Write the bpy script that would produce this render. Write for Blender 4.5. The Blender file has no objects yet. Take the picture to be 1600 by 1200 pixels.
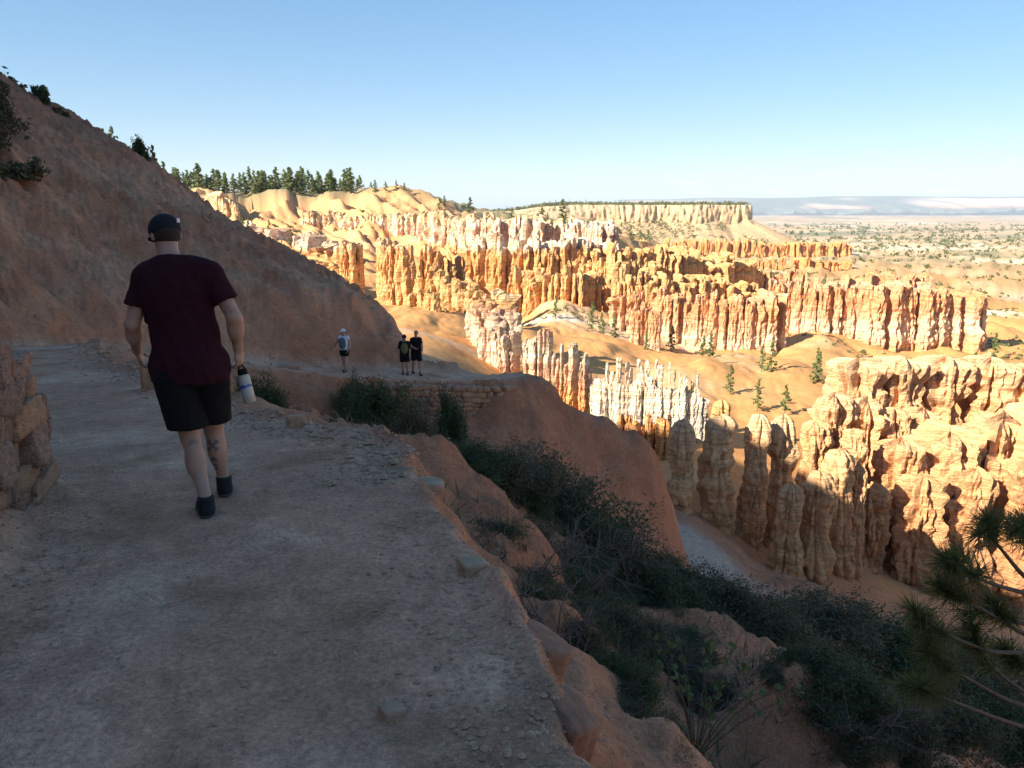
import bpy, math, random, time
import numpy as np
T0 = time.time()
R = math.radians
SC = bpy.context.scene
COL = SC.collection
rng = np.random.default_rng(7)
random.seed(7)

# ------------------------------------------------------------------ camera
FPX = 1244.0                       # focal length in photograph pixels (1600 wide)
PITCH = R(12.2)
cam_d = bpy.data.cameras.new('camera')
cam_d.sensor_width = 36.0
cam_d.lens = 36.0 * FPX / 1600.0
cam_d.clip_start = 0.05
cam_d.clip_end = 200000.0
cam = bpy.data.objects.new('camera', cam_d)
cam.rotation_euler = (R(90) - PITCH, 0, 0)
COL.objects.link(cam)
SC.camera = cam

# ------------------------------------------------------------------ sun and sky
SUN_H = np.array([-0.8, -0.6])
SUN_TAN = 0.535
SUN_EL = math.atan(SUN_TAN)
w = bpy.data.worlds.new('World')
SC.world = w
w.use_nodes = True
wn = w.node_tree
bg = wn.nodes['Background']
sky = wn.nodes.new('ShaderNodeTexSky')
sky.sky_type = 'NISHITA'
sky.sun_disc = False
sky.sun_elevation = SUN_EL
sky.sun_rotation = math.atan2(SUN_H[0], SUN_H[1])
sky.altitude = 2400
sky.air_density = 1.0
sky.dust_density = 2.0
sky.ozone_density = 1.2
bg.inputs['Strength'].default_value = 0.135
def build_clouds():
    # a few thin cumulus scraps low over the horizon, by direction
    N, L = wn.nodes, wn.links
    tc = N.new('ShaderNodeTexCoord')
    sep = N.new('ShaderNodeSeparateXYZ'); L.new(tc.outputs['Generated'], sep.inputs[0])
    mp = N.new('ShaderNodeMapping'); mp.inputs['Scale'].default_value = (24, 24, 190)
    L.new(tc.outputs['Generated'], mp.inputs[0])
    nz = N.new('ShaderNodeTexNoise'); nz.inputs['Scale'].default_value = 1.0
    nz.inputs['Detail'].default_value = 6; nz.inputs['Roughness'].default_value = 0.6
    L.new(mp.outputs[0], nz.inputs['Vector'])
    rp = N.new('ShaderNodeMapRange'); rp.inputs[1].default_value = 0.58; rp.inputs[2].default_value = 0.72
    L.new(nz.outputs['Fac'], rp.inputs[0])
    lo = N.new('ShaderNodeMapRange'); lo.inputs[1].default_value = 0.002; lo.inputs[2].default_value = 0.012
    L.new(sep.outputs[2], lo.inputs[0])
    hi = N.new('ShaderNodeMapRange'); hi.inputs[1].default_value = 0.045; hi.inputs[2].default_value = 0.018
    L.new(sep.outputs[2], hi.inputs[0])
    m1 = N.new('ShaderNodeMath'); m1.operation = 'MULTIPLY'; L.new(lo.outputs[0], m1.inputs[0]); L.new(hi.outputs[0], m1.inputs[1])
    m2 = N.new('ShaderNodeMath'); m2.operation = 'MULTIPLY'; L.new(m1.outputs[0], m2.inputs[0]); L.new(rp.outputs[0], m2.inputs[1])
    m3 = N.new('ShaderNodeMath'); m3.operation = 'MULTIPLY'; L.new(m2.outputs[0], m3.inputs[0]); m3.inputs[1].default_value = 0.9
    mx = N.new('ShaderNodeMix'); mx.data_type = 'RGBA'
    L.new(m3.outputs[0], mx.inputs['Factor']); L.new(sky.outputs[0], mx.inputs['A'])
    mx.inputs['B'].default_value = (4.4, 4.3, 4.2, 1)
    L.new(mx.outputs['Result'], bg.inputs['Color'])
    hs = N.new('ShaderNodeHueSaturation'); hs.inputs['Saturation'].default_value = 1.74
    gm = N.new('ShaderNodeGamma'); gm.inputs['Gamma'].default_value = 0.56; L.new(sky.outputs[0], gm.inputs['Color']); L.new(gm.outputs[0], hs.inputs['Color']); L.new(hs.outputs[0], mx.inputs['A'])
build_clouds()

sun_d = bpy.data.lights.new('sun', 'SUN')
sun_d.energy = 5.0
sun_d.angle = R(0.53)
sun_d.color = (1.0, 0.90, 0.74)
sun = bpy.data.objects.new('sun', sun_d)
from mathutils import Vector, Matrix
sv = Vector((SUN_H[0], SUN_H[1], SUN_TAN)).normalized()
sun.rotation_euler = sv.to_track_quat('Z', 'Y').to_euler()
sun.location = (-60, -60, 90)
COL.objects.link(sun)

SC.view_settings.view_transform = 'Standard'
SC.view_settings.look = 'None'
SC.view_settings.gamma = 1.0
SC.view_settings.use_curve_mapping = False
SC.view_settings.exposure = 1.42

# ------------------------------------------------------------------ helpers
def P(px, py, d):
    """world point seen at photograph pixel (px, py) whose forward distance is d (eye at the origin)"""
    a = (px - 800.0) / FPX
    b = (600.0 - py) / FPX
    y = math.cos(PITCH) + b * math.sin(PITCH)
    z = -math.sin(PITCH) + b * math.cos(PITCH)
    t = d / y
    return np.array([a * t, d, z * t])

PERM = rng.permutation(256)
PERM = np.concatenate([PERM, PERM, PERM])
GR = rng.normal(size=(256, 3)); GR /= np.linalg.norm(GR, axis=1)[:, None]
def noise(x, y, z=0.0):
    x, y, z = np.broadcast_arrays(np.asarray(x, float), np.asarray(y, float), np.asarray(z, float))
    xi = np.floor(x).astype(np.int64); yi = np.floor(y).astype(np.int64); zi = np.floor(z).astype(np.int64)
    xf, yf, zf = x - xi, y - yi, z - zi
    u = xf*xf*xf*(xf*(xf*6-15)+10); v = yf*yf*yf*(yf*(yf*6-15)+10); w_ = zf*zf*zf*(zf*(zf*6-15)+10)
    xi &= 255; yi &= 255; zi &= 255
    def g(i, j, k):
        h = PERM[PERM[PERM[(xi+i) & 255] + ((yi+j) & 255)] + ((zi+k) & 255)]
        gr = GR[h]
        return gr[..., 0]*(xf-i) + gr[..., 1]*(yf-j) + gr[..., 2]*(zf-k)
    n0 = g(0,0,0)*(1-u) + g(1,0,0)*u
    n1 = g(0,1,0)*(1-u) + g(1,1,0)*u
    n2 = g(0,0,1)*(1-u) + g(1,0,1)*u
    n3 = g(0,1,1)*(1-u) + g(1,1,1)*u
    return ((n0*(1-v)+n1*v)*(1-w_) + (n2*(1-v)+n3*v)*w_) * 1.5
def fbm(x, y, z=0.0, o=4, gain=0.5):
    s = 0; a = 1.0; f = 1.0
    for i in range(o):
        s = s + a*noise(np.asarray(x)*f+i*17.3, np.asarray(y)*f-i*9.1, np.asarray(z)*f+i*4.7)
        a *= gain; f *= 2.03
    return s
def ridged(x, y, z=0.0, o=3):
    s = 0; a = 1.0; f = 1.0
    for i in range(o):
        s = s + a*(1-2*np.abs(noise(np.asarray(x)*f+i*31.7, np.asarray(y)*f+i*12.9, np.asarray(z)*f)))
        a *= 0.5; f *= 2.1
    return s
def sstep(a, b, x):
    t = np.clip((x-a)/(b-a), 0, 1)
    return t*t*(3-2*t)

def mesh(name, V, F, smooth=True, colors=None):
    """V (n,3) array, F (m,3) or (m,4) array or list of such arrays"""
    me = bpy.data.meshes.new(name)
    Fs = F if isinstance(F, list) else [F]
    Fs = [np.asarray(f, dtype=np.int32) for f in Fs if len(f)]
    V = np.asarray(V, dtype=np.float32)
    me.vertices.add(len(V)); me.vertices.foreach_set('co', V.ravel())
    li = np.concatenate([f.ravel() for f in Fs])
    tot = np.concatenate([np.full(len(f), f.shape[1], np.int32) for f in Fs])
    st = np.concatenate([[0], np.cumsum(tot)[:-1]]).astype(np.int32)
    me.loops.add(len(li)); me.loops.foreach_set('vertex_index', li)
    me.polygons.add(len(tot)); me.polygons.foreach_set('loop_start', st)
    try: me.polygons.foreach_set('loop_total', tot)
    except Exception: pass
    me.polygons.foreach_set('use_smooth', np.full(len(tot), smooth, dtype=bool))
    me.update(calc_edges=True)
    if colors is not None:
        at = me.color_attributes.new('tint', 'FLOAT_COLOR', 'POINT')
        c = np.ones((len(V), 4), np.float32); c[:, :3] = colors
        at.data.foreach_set('color', c.ravel())
    return me
def link(name, me, mat=None, parent=None, loc=None):
    o = bpy.data.objects.new(name, me)
    if mat is not None and me is not None:
        if len(me.materials) == 0: me.materials.append(mat)
    if parent is not None: o.parent = parent
    if loc is not None: o.location = [float(c) for c in loc]
    COL.objects.link(o)
    return o
def tag(o, label=None, cat=None, group=None, kind=None):
    if label: o['label'] = label
    if cat: o['category'] = cat
    if group: o['group'] = group
    if kind: o['kind'] = kind
    return o
def empty(name, loc, label=None, cat=None, group=None):
    o = bpy.data.objects.new(name, None)
    o.empty_display_size = 0.2
    o.location = [float(c) for c in loc]
    COL.objects.link(o)
    return tag(o, label, cat, group)
def copy_thing(o, loc, rz=0.0, sc=1.0, label=None, group=None):
    c = o.copy(); COL.objects.link(c)
    c.location = [float(k) for k in loc]; c.rotation_euler = (0, 0, rz)
    c.scale = (sc, sc, sc) if np.isscalar(sc) else sc
    if label: c['label'] = label
    if group: c['group'] = group
    for ch in o.children:
        d = ch.copy(); COL.objects.link(d); d.parent = c
        for g in ch.children:
            e = g.copy(); COL.objects.link(e); e.parent = d
    return c
def join(parts):
    """parts: list of (V,F) -> V, [F3,F4]"""
    vs, f3, f4, n = [], [], [], 0
    for V, F in parts:
        F = np.asarray(F)
        (f3 if F.shape[1] == 3 else f4).append(F + n)
        vs.append(V); n += len(V)
    out = []
    if f3: out.append(np.concatenate(f3))
    if f4: out.append(np.concatenate(f4))
    return np.concatenate(vs), out
def tube(pts, rad, n=6, cap=True):
    pts = np.asarray(pts, float); rad = np.broadcast_to(np.asarray(rad, float), (len(pts),))
    tan = np.gradient(pts, axis=0); tan /= np.linalg.norm(tan, axis=1)[:, None] + 1e-9
    ref = np.array([0.13, 0.31, 0.94]) if abs(tan[0][2]) < 0.9 else np.array([1.0, 0.1, 0])
    u = np.cross(tan, ref); u /= np.linalg.norm(u, axis=1)[:, None] + 1e-9
    v = np.cross(tan, u)
    th = np.linspace(0, 2*np.pi, n, endpoint=False)
    V = pts[:, None, :] + rad[:, None, None]*(np.cos(th)[None, :, None]*u[:, None, :] + np.sin(th)[None, :, None]*v[:, None, :])
    V = V.reshape(-1, 3)
    i, j = np.meshgrid(np.arange(len(pts)-1), np.arange(n), indexing='ij')
    F = np.stack([i*n+j, i*n+(j+1) % n, (i+1)*n+(j+1) % n, (i+1)*n+j], -1).reshape(-1, 4)
    return V, F
def lathe(prof, n=24):
    prof = np.asarray(prof, float)
    th = np.linspace(0, 2*np.pi, n, endpoint=False)
    V = np.stack([prof[:, 0, None]*np.cos(th), prof[:, 0, None]*np.sin(th), np.repeat(prof[:, 1, None], n, 1)], -1).reshape(-1, 3)
    i, j = np.meshgrid(np.arange(len(prof)-1), np.arange(n), indexing='ij')
    F = np.stack([i*n+j, i*n+(j+1) % n, (i+1)*n+(j+1) % n, (i+1)*n+j], -1).reshape(-1, 4)
    return V, F
def spline(pts, n):
    pts = np.asarray(pts, float)
    m = len(pts); t = np.linspace(0, m-1, n); i = np.clip(t.astype(int), 0, m-2); f = (t-i)[:, None]
    p0 = pts[np.clip(i-1, 0, m-1)]; p1 = pts[i]; p2 = pts[i+1]; p3 = pts[np.clip(i+2, 0, m-1)]
    return 0.5*((2*p1) + (-p0+p2)*f + (2*p0-5*p1+4*p2-p3)*f*f + (-p0+3*p1-3*p2+p3)*f**3)

# ------------------------------------------------------------------ materials
def nodemat(name):
    m = bpy.data.materials.new(name); m.use_nodes = True
    nt = m.node_tree; b = nt.nodes['Principled BSDF']
    return m, nt, b
def setin(b, key, val):
    if key in b.inputs: b.inputs[key].default_value = val
def plain(name, col, rough=0.8, var=0.15, scale=20.0, bump=0.0, bscale=60.0, spec=0.3, metal=0.0, coord='Object', trans=0.0):
    m, nt, b = nodemat(name); N, L = nt.nodes, nt.links
    tc = N.new('ShaderNodeTexCoord')
    nz = N.new('ShaderNodeTexNoise'); nz.inputs['Scale'].default_value = scale; nz.inputs['Detail'].default_value = 4
    L.new(tc.outputs[coord], nz.inputs['Vector'])
    mr = N.new('ShaderNodeMapRange'); mr.inputs[1].default_value = 0.25; mr.inputs[2].default_value = 0.75
    mr.inputs[3].default_value = 1-var; mr.inputs[4].default_value = 1+var
    L.new(nz.outputs['Fac'], mr.inputs[0])
    mx = N.new('ShaderNodeVectorMath'); mx.operation = 'SCALE'; mx.inputs[0].default_value = col
    L.new(mr.outputs[0], mx.inputs['Scale'])
    L.new(mx.outputs[0], b.inputs['Base Color'])
    setin(b, 'Roughness', rough); setin(b, 'Specular IOR Level', spec); setin(b, 'Metallic', metal)
    if bump:
        n2 = N.new('ShaderNodeTexNoise'); n2.inputs['Scale'].default_value = bscale; n2.inputs['Detail'].default_value = 5
        L.new(tc.outputs[coord], n2.inputs['Vector'])
        bp = N.new('ShaderNodeBump'); bp.inputs['Strength'].default_value = 1.0; bp.inputs['Distance'].default_value = bump
        L.new(n2.outputs['Fac'], bp.inputs['Height']); L.new(bp.outputs[0], b.inputs['Normal'])
    return m
def leafmat(name, c1, c2, scale=3.0, trans=0.25):
    m, nt, b = nodemat(name); N, L = nt.nodes, nt.links
    geo = N.new('ShaderNodeNewGeometry')
    oi = N.new('ShaderNodeObjectInfo')
    nz = N.new('ShaderNodeTexNoise'); nz.inputs['Scale'].default_value = scale; nz.inputs['Detail'].default_value = 3
    L.new(geo.outputs['Position'], nz.inputs['Vector'])
    ad = N.new('ShaderNodeMath'); ad.operation = 'MULTIPLY_ADD'; ad.inputs[1].default_value = 0.5
    L.new(geo.outputs['Random Per Island'], ad.inputs[0]); 
    mr = N.new('ShaderNodeMapRange'); mr.inputs[1].default_value = 0.3; mr.inputs[2].default_value = 0.7; mr.inputs[3].default_value = 0.0; mr.inputs[4].default_value = 0.5
    L.new(nz.outputs['Fac'], mr.inputs[0]); L.new(mr.outputs[0], ad.inputs[2])
    mx = N.new('ShaderNodeMix'); mx.data_type = 'RGBA'
    mx.inputs['A'].default_value = (*c1, 1); mx.inputs['B'].default_value = (*c2, 1)
    L.new(ad.outputs[0], mx.inputs['Factor'])
    L.new(mx.outputs['Result'], b.inputs['Base Color'])
    setin(b, 'Roughness', 0.6); setin(b, 'Specular IOR Level', 0.25)
    tr = N.new('ShaderNodeBsdfTranslucent'); L.new(mx.outputs['Result'], tr.inputs['Color'])
    ms = N.new('ShaderNodeMixShader'); ms.inputs[0].default_value = trans
    out = N['Material Output']
    L.new(b.outputs[0], ms.inputs[1]); L.new(tr.outputs[0], ms.inputs[2]); L.new(ms.outputs[0], out.inputs['Surface'])
    return m

def ground_material():
    m, nt, b = nodemat('ground'); N, L = nt.nodes, nt.links
    at = N.new('ShaderNodeAttribute'); at.attribute_name = 'tint'
    geo = N.new('ShaderNodeNewGeometry')
    cd = N.new('ShaderNodeVectorMath'); cd.operation = 'LENGTH'; L.new(geo.outputs['Position'], cd.inputs[0])
    col = at.outputs['Color']
    h = None
    for sc, amt, hgt in ((0.9, 0.22, 0.05), (7.0, 0.24, 0.022), (38.0, 0.38, 0.011), (130.0, 0.34, 0.005)):
        nz = N.new('ShaderNodeTexNoise'); nz.inputs['Scale'].default_value = sc; nz.inputs['Detail'].default_value = 5; nz.inputs['Roughness'].default_value = 0.65
        L.new(geo.outputs['Position'], nz.inputs['Vector'])
        mr = N.new('ShaderNodeMapRange'); mr.inputs[1].default_value = 0.25; mr.inputs[2].default_value = 0.75
        mr.inputs[3].default_value = 1-amt; mr.inputs[4].default_value = 1+amt
        L.new(nz.outputs['Fac'], mr.inputs[0])
        vm = N.new('ShaderNodeVectorMath'); vm.operation = 'SCALE'; L.new(col, vm.inputs[0]); L.new(mr.outputs[0], vm.inputs['Scale'])
        col = vm.outputs[0]
        ma = N.new('ShaderNodeMath'); ma.operation = 'MULTIPLY_ADD'; ma.inputs[1].default_value = hgt
        L.new(nz.outputs['Fac'], ma.inputs[0])
        if h is None: ma.inputs[2].default_value = 0.0
        else: L.new(h, ma.inputs[2])
        h = ma.outputs[0]
    L.new(col, b.inputs['Base Color'])
    setin(b, 'Roughness', 0.95); setin(b, 'Specular IOR Level', 0.1)
    bp = N.new('ShaderNodeBump'); bp.inputs['Strength'].default_value = 1.0; bp.inputs['Distance'].default_value = 1.0
    L.new(h, bp.inputs['Height']); L.new(bp.outputs[0], b.inputs['Normal'])
    return m
GROUND = ground_material()

def rock_material(name, stops, zlo, zhi, fine=0.22, warp=4.0, bump=0.2, bed=0.35):
    """banded sandstone: colour bands by world height, warped by noise, with fine strata and relief"""
    m, nt, b = nodemat(name); N, L = nt.nodes, nt.links
    geo = N.new('ShaderNodeNewGeometry')
    sep = N.new('ShaderNodeSeparateXYZ'); L.new(geo.outputs['Position'], sep.inputs[0])
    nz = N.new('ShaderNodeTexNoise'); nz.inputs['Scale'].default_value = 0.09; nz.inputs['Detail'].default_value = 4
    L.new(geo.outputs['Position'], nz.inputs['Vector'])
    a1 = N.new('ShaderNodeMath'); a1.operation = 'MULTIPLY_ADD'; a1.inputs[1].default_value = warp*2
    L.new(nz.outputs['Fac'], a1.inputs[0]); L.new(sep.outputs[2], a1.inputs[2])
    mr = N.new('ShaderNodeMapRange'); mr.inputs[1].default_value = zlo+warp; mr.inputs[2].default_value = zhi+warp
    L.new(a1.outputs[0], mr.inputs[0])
    cr = N.new('ShaderNodeValToRGB'); L.new(mr.outputs[0], cr.inputs[0])
    els = cr.color_ramp.elements
    for i, (p, c) in enumerate(stops):
        e = els[i] if i < 2 else els.new(p)
        e.position = p; e.color = (*c, 1)
    # fine strata
    mp = N.new('ShaderNodeMapping'); mp.inputs['Scale'].default_value = (0.12, 0.12, 1.6)
    L.new(geo.outputs['Position'], mp.inputs[0])
    ns = N.new('ShaderNodeTexNoise'); ns.inputs['Scale'].default_value = 1.0; ns.inputs['Detail'].default_value = 5
    L.new(mp.outputs[0], ns.inputs['Vector'])
    m2 = N.new('ShaderNodeMapRange'); m2.inputs[1].default_value = 0.3; m2.inputs[2].default_value = 0.7; m2.inputs[3].default_value = 1-fine; m2.inputs[4].default_value = 1+fine*0.6
    L.new(ns.outputs['Fac'], m2.inputs[0])
    # vertical stains
    mq = N.new('ShaderNodeMapping'); mq.inputs['Scale'].default_value = (1.1, 1.1, 0.10)
    L.new(geo.outputs['Position'], mq.inputs[0])
    nv = N.new('ShaderNodeTexNoise'); nv.inputs['Scale'].default_value = 1.0; nv.inputs['Detail'].default_value = 5
    L.new(mq.outputs[0], nv.inputs['Vector'])
    m3 = N.new('ShaderNodeMapRange'); m3.inputs[1].default_value = 0.3; m3.inputs[2].default_value = 0.7; m3.inputs[3].default_value = 0.87; m3.inputs[4].default_value = 1.10
    L.new(nv.outputs['Fac'], m3.inputs[0])
    mm = N.new('ShaderNodeMath'); mm.operation = 'MULTIPLY'; L.new(m2.outputs[0], mm.inputs[0]); L.new(m3.outputs[0], mm.inputs[1])
    vm = N.new('ShaderNodeVectorMath'); vm.operation = 'SCALE'; L.new(cr.outputs[0], vm.inputs[0]); L.new(mm.outputs[0], vm.inputs['Scale'])
    L.new(vm.outputs[0], b.inputs['Base Color'])
    setin(b, 'Roughness', 0.95); setin(b, 'Specular IOR Level', 0.1)
    mb = N.new('ShaderNodeMapping'); mb.inputs['Scale'].default_value = (0.05, 0.05, 0.9); L.new(geo.outputs['Position'], mb.inputs[0])
    nbed = N.new('ShaderNodeTexNoise'); nbed.inputs['Scale'].default_value = 1.0; nbed.inputs['Detail'].default_value = 3; L.new(mb.outputs[0], nbed.inputs['Vector'])
    fr = N.new('ShaderNodeMath'); fr.operation = 'PINGPONG'; fr.inputs[1].default_value = 0.06; L.new(nbed.outputs['Fac'], fr.inputs[0])
    ln = N.new('ShaderNodeMapRange'); ln.inputs[1].default_value = 0.0; ln.inputs[2].default_value = 0.012; ln.inputs[3].default_value = -1.0; ln.inputs[4].default_value = 0.0; L.new(fr.outputs[0], ln.inputs[0])
    hs_ = N.new('ShaderNodeMath'); hs_.operation = 'MULTIPLY_ADD'; hs_.inputs[1].default_value = bed; L.new(ln.outputs[0], hs_.inputs[0]); L.new(ns.outputs['Fac'], hs_.inputs[2])
    hsum = hs_.outputs[0]
    for sc_, am_ in ((0.7, 1.0), (2.6, 0.55), (9.0, 0.16)):
        nb = N.new('ShaderNodeTexNoise'); nb.inputs['Scale'].default_value = sc_; nb.inputs['Detail'].default_value = 6; nb.inputs['Roughness'].default_value = 0.68
        L.new(geo.outputs['Position'], nb.inputs['Vector'])
        ma = N.new('ShaderNodeMath'); ma.operation = 'MULTIPLY_ADD'; ma.inputs[1].default_value = am_; L.new(nb.outputs['Fac'], ma.inputs[0]); L.new(hsum, ma.inputs[2]); hsum = ma.outputs[0]
    bp = N.new('ShaderNodeBump'); bp.inputs['Strength'].default_value = 1.0; bp.inputs['Distance'].default_value = bump*2.6
    L.new(ma.outputs[0], bp.inputs['Height']); L.new(bp.outputs[0], b.inputs['Normal'])
    return m
OR = (0.74, 0.39, 0.16); OR2 = (0.64, 0.29, 0.115); WH = (0.82, 0.66, 0.48); PK = (0.76, 0.48, 0.33); CR = (0.76, 0.53, 0.30); YE = (0.72, 0.43, 0.19)
ROCK_WALL = rock_material('banded_cliff_rock', [(0, OR2), (0.25, OR), (0.5, (0.62, 0.33, 0.13)), (0.66, OR), (0.74, WH), (0.86, PK), (0.92, WH), (1, CR)], -38, -2)
ROCK_ORANGE = rock_material('orange_hoodoo_rock', [(0, OR2), (0.3, OR), (0.6, YE), (0.8, OR), (1, CR)], -36, -6)
ROCK_WHITE = rock_material('white_fin_rock', [(0, OR2), (0.2, OR), (0.34, PK), (0.5, WH), (0.8, (0.76, 0.66, 0.54)), (1, WH)], -38, -24, warp=3)
ROCK_FINS = rock_material('red_and_white_fin_rock', [(0, OR), (0.2, (0.74, 0.44, 0.26)), (0.38, (0.80, 0.58, 0.40)), (0.55, (0.72, 0.41, 0.24)), (0.8, (0.66, 0.32, 0.15)), (1, (0.74, 0.44, 0.26))], -40, -20, warp=3.5)
ROCK_MIX = rock_material('orange_and_cream_rock', [(0, OR2), (0.3, OR), (0.5, PK), (0.62, WH), (0.78, PK), (0.9, OR), (1, CR)], -32, -14, warp=5)
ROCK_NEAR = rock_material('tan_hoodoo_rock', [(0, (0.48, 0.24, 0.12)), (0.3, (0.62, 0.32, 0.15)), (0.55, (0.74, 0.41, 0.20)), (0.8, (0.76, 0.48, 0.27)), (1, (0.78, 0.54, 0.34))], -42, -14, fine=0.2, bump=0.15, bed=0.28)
ROCK_MESA = rock_material('pale_mesa_rock', [(0, (0.62, 0.40, 0.22)), (0.5, (0.68, 0.47, 0.27)), (1, (0.72, 0.53, 0.34))], -60, 10, warp=6, bump=0.6)

# ------------------------------------------------------------------ terrain
TRAIL = np.array([   # x, y, z, half width
    (-0.3, -4, -1.30, 1.1), (-0.68, 0, -1.52, 1.11), (-1.0, 2.3, -1.66, 1.11), (-1.40, 3.7, -1.745, 1.09), (-1.8, 4.9, -1.83, 1.15),
    (-2.3, 5.95, -1.95, 1.35), (-3.3, 7.25, -2.15, 1.25), (-4.55, 8.85, -2.38, 1.25), (-7.0, 12.2, -2.72, 1.2), (-9.3, 15.3, -3.0, 1.2),
    (-11.3, 18.4, -3.2, 1.3), (-12.8, 21.2, -3.55, 1.3), (-13.0, 24, -4.1, 1.3), (-11.8, 26.6, -4.75, 1.2), (-9.6, 28.7, -5.4, 1.15),
    (-6.9, 30.4, -6.05, 1.15), (-4.6, 31.6, -6.4, 1.3), (-2.6, 32.4, -6.6, 1.3), (-1.0, 33.2, -6.8, 1.25), (-0.7, 35.2, -7.2, 1.1), (-2.0, 38.5, -8.0, 1.1), (-4, 42, -9.5, 1.2)])
TS = spline(TRAIL, 230)
def trail_query(x, y):
    """signed distance right of the centre line, trail height, half width, station"""
    A = TS[:-1, :2]; B = TS[1:, :2]; AB = B-A; L2 = (AB**2).sum(1)
    out = [np.empty(len(x)) for _ in range(4)]
    for s in range(0, len(x), 40000):
        px = x[s:s+40000, None]; py = y[s:s+40000, None]
        t = np.clip(((px-A[:, 0])*AB[:, 0] + (py-A[:, 1])*AB[:, 1])/L2, 0, 1)
        dx = px-(A[:, 0]+t*AB[:, 0]); dy = py-(A[:, 1]+t*AB[:, 1])
        d2 = dx*dx+dy*dy
        k = d2.argmin(1); ii = np.arange(len(k))
        tk = t[ii, k]
        side = np.sign(AB[k, 1]*dx[ii, k] - AB[k, 0]*dy[ii, k])
        out[0][s:s+40000] = side*np.sqrt(d2[ii, k])
        out[1][s:s+40000] = TS[k, 2]*(1-tk)+TS[k+1, 2]*tk
        out[2][s:s+40000] = TS[k, 3]*(1-tk)+TS[k+1, 3]*tk
        out[3][s:s+40000] = k+tk
    return out

CP = []                                   # control points of the land
def cp(x, y, z): CP.append((x, y, z))
def cpp(px, py, d, dz=0.0):
    p = P(px, py, d); CP.append((p[0], p[1], p[2]+dz))
# beside the trail
for i in range(0, 215, 5):
    c = TS[i]; tdir = TS[min(i+1, 229), :2]-TS[max(i-1, 0), :2]; tdir /= np.linalg.norm(tdir)
    rn = np.array([tdir[1], -tdir[0]])
    def off(o, dz):
        q = c[:2]+rn*o
        # skip if nearer to another stretch of the trail
        dmin = np.sqrt(((TS[:, :2]-q)**2).sum(1)).min()
        if dmin > abs(o)-0.25: cp(q[0], q[1], c[2]+dz)
    hw = c[3]
    cp(c[0], c[1], c[2]-0.02)
    if c[1] < 6.6: off(hw+2.6, -2.9); off(-hw-2.4, 1.6)
    elif i < 150: off(hw+2.4, -1.55); off(-hw-1.8, 1.2)
    else:
        off(hw+2.2, -2.2)
        if i < 172: off(-hw-1.6, 1.7)
        else: off(-hw-1.6, -0.6)
# hillside crest and what lies behind it
crest = [(0,135,46),(60,178,46),(100,203,46),(150,228,45.5),(200,252,45),(250,287,44),(300,330,43),(350,362,42),(400,390,41),(450,414,40),(500,438,39),(550,461,38),(590,489,37),(615,520,36.2),(628,548,35.6)]
for i, (a, b_, d) in enumerate(crest):
    p = P(a, b_, d); cp(*p)
    k = 1-i/14
    cp(p[0]+1.2, p[1]+5, p[2]-1.5-2.2*(1-k)); cp(p[0]+4, p[1]+16, p[2]-9); cp(p[0]+8, p[1]+34, p[2]-19)
for q in [(-38,41,13),(-50,33,20.5),(-62,24,28),(-75,14,37),(-30,20,8.5),(-45,10,20),(-60,-5,31),(-22,8,9.5),(-30,-8,16),(-14,2,6.5),(-16,-12,9),(-45,-25,30),(-30,-40,22),(-10,-25,5.5),(0,-20,0.5),(6,-10,-5),(10,-25,-9),
          (-60,60,8),(-80,55,18),(-110,75,14),(-140,80,12),(-60,90,-6),(-90,120,-5),(-140,140,4)]: cp(*q)
def uw(u, ww): return (0.8*ww+0.6*u, 0.6*ww-0.8*u)
for u, z in ((-125, 30), (-110, 40), (-95, 48), (-75, 52), (-64, 54.5), (-56, 54), (-50, 51.5), (-45, 50), (-40, 49.5), (-30, 50), (-15, 50), (0, 50), (20, 47), (45, 44), (80, 40)):
    x, y = uw(u, -80); cp(x, y, z)
    x, y = uw(u, -92); cp(x, y, z-3); x, y = uw(u, -130); cp(x, y, z-8)
# near slope on the right and the gully between the two arms of the trail
for q in [(2.4,6,-4.06),(0,14,-5.5),(2.4,14,-6.8),(8,14,-10.5),(12.8,24,-15.5),(6,10,-7.6),(10,6,-10.5),(20,10,-19),(25,25,-24),(30,45,-31),(4.5,2,-6.2),(10,-4,-11),(25,-10,-22),(50,0,-34),(50,30,-36),
          (-8.6,20.5,-4.7),(-4,21,-6.1),(1,22,-8.5),(6,24,-12),(11,30,-17.2),(16,45,-26),(-1,12,-3.9),(-2.7,16,-4.8),(-5,15.5,-4.1),(-3.5,12,-3.3)]: cp(*q)
for a, b_, d in [(480,640,26),(560,650,27.5),(640,668,28),(700,655,29),(800,700,30),(900,780,30),(1000,880,31),(1040,900,32.5),(860,690,31.5),(940,740,32.5)]: cpp(a, b_, d)
for a, b_, d in [(815,592,33.6),(860,617,33.8),(905,641,34.2),(950,665,34.8),(1000,691,35.2),(1028,728,35.6),(1043,785,35.8),(1056,850,35.6)]:
    p = P(a, b_, d); cp(*p); cp(p[0]+1.5, p[1]+4, p[2]-3.5); cp(p[0]+3, p[1]+13, p[2]-11)
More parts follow.
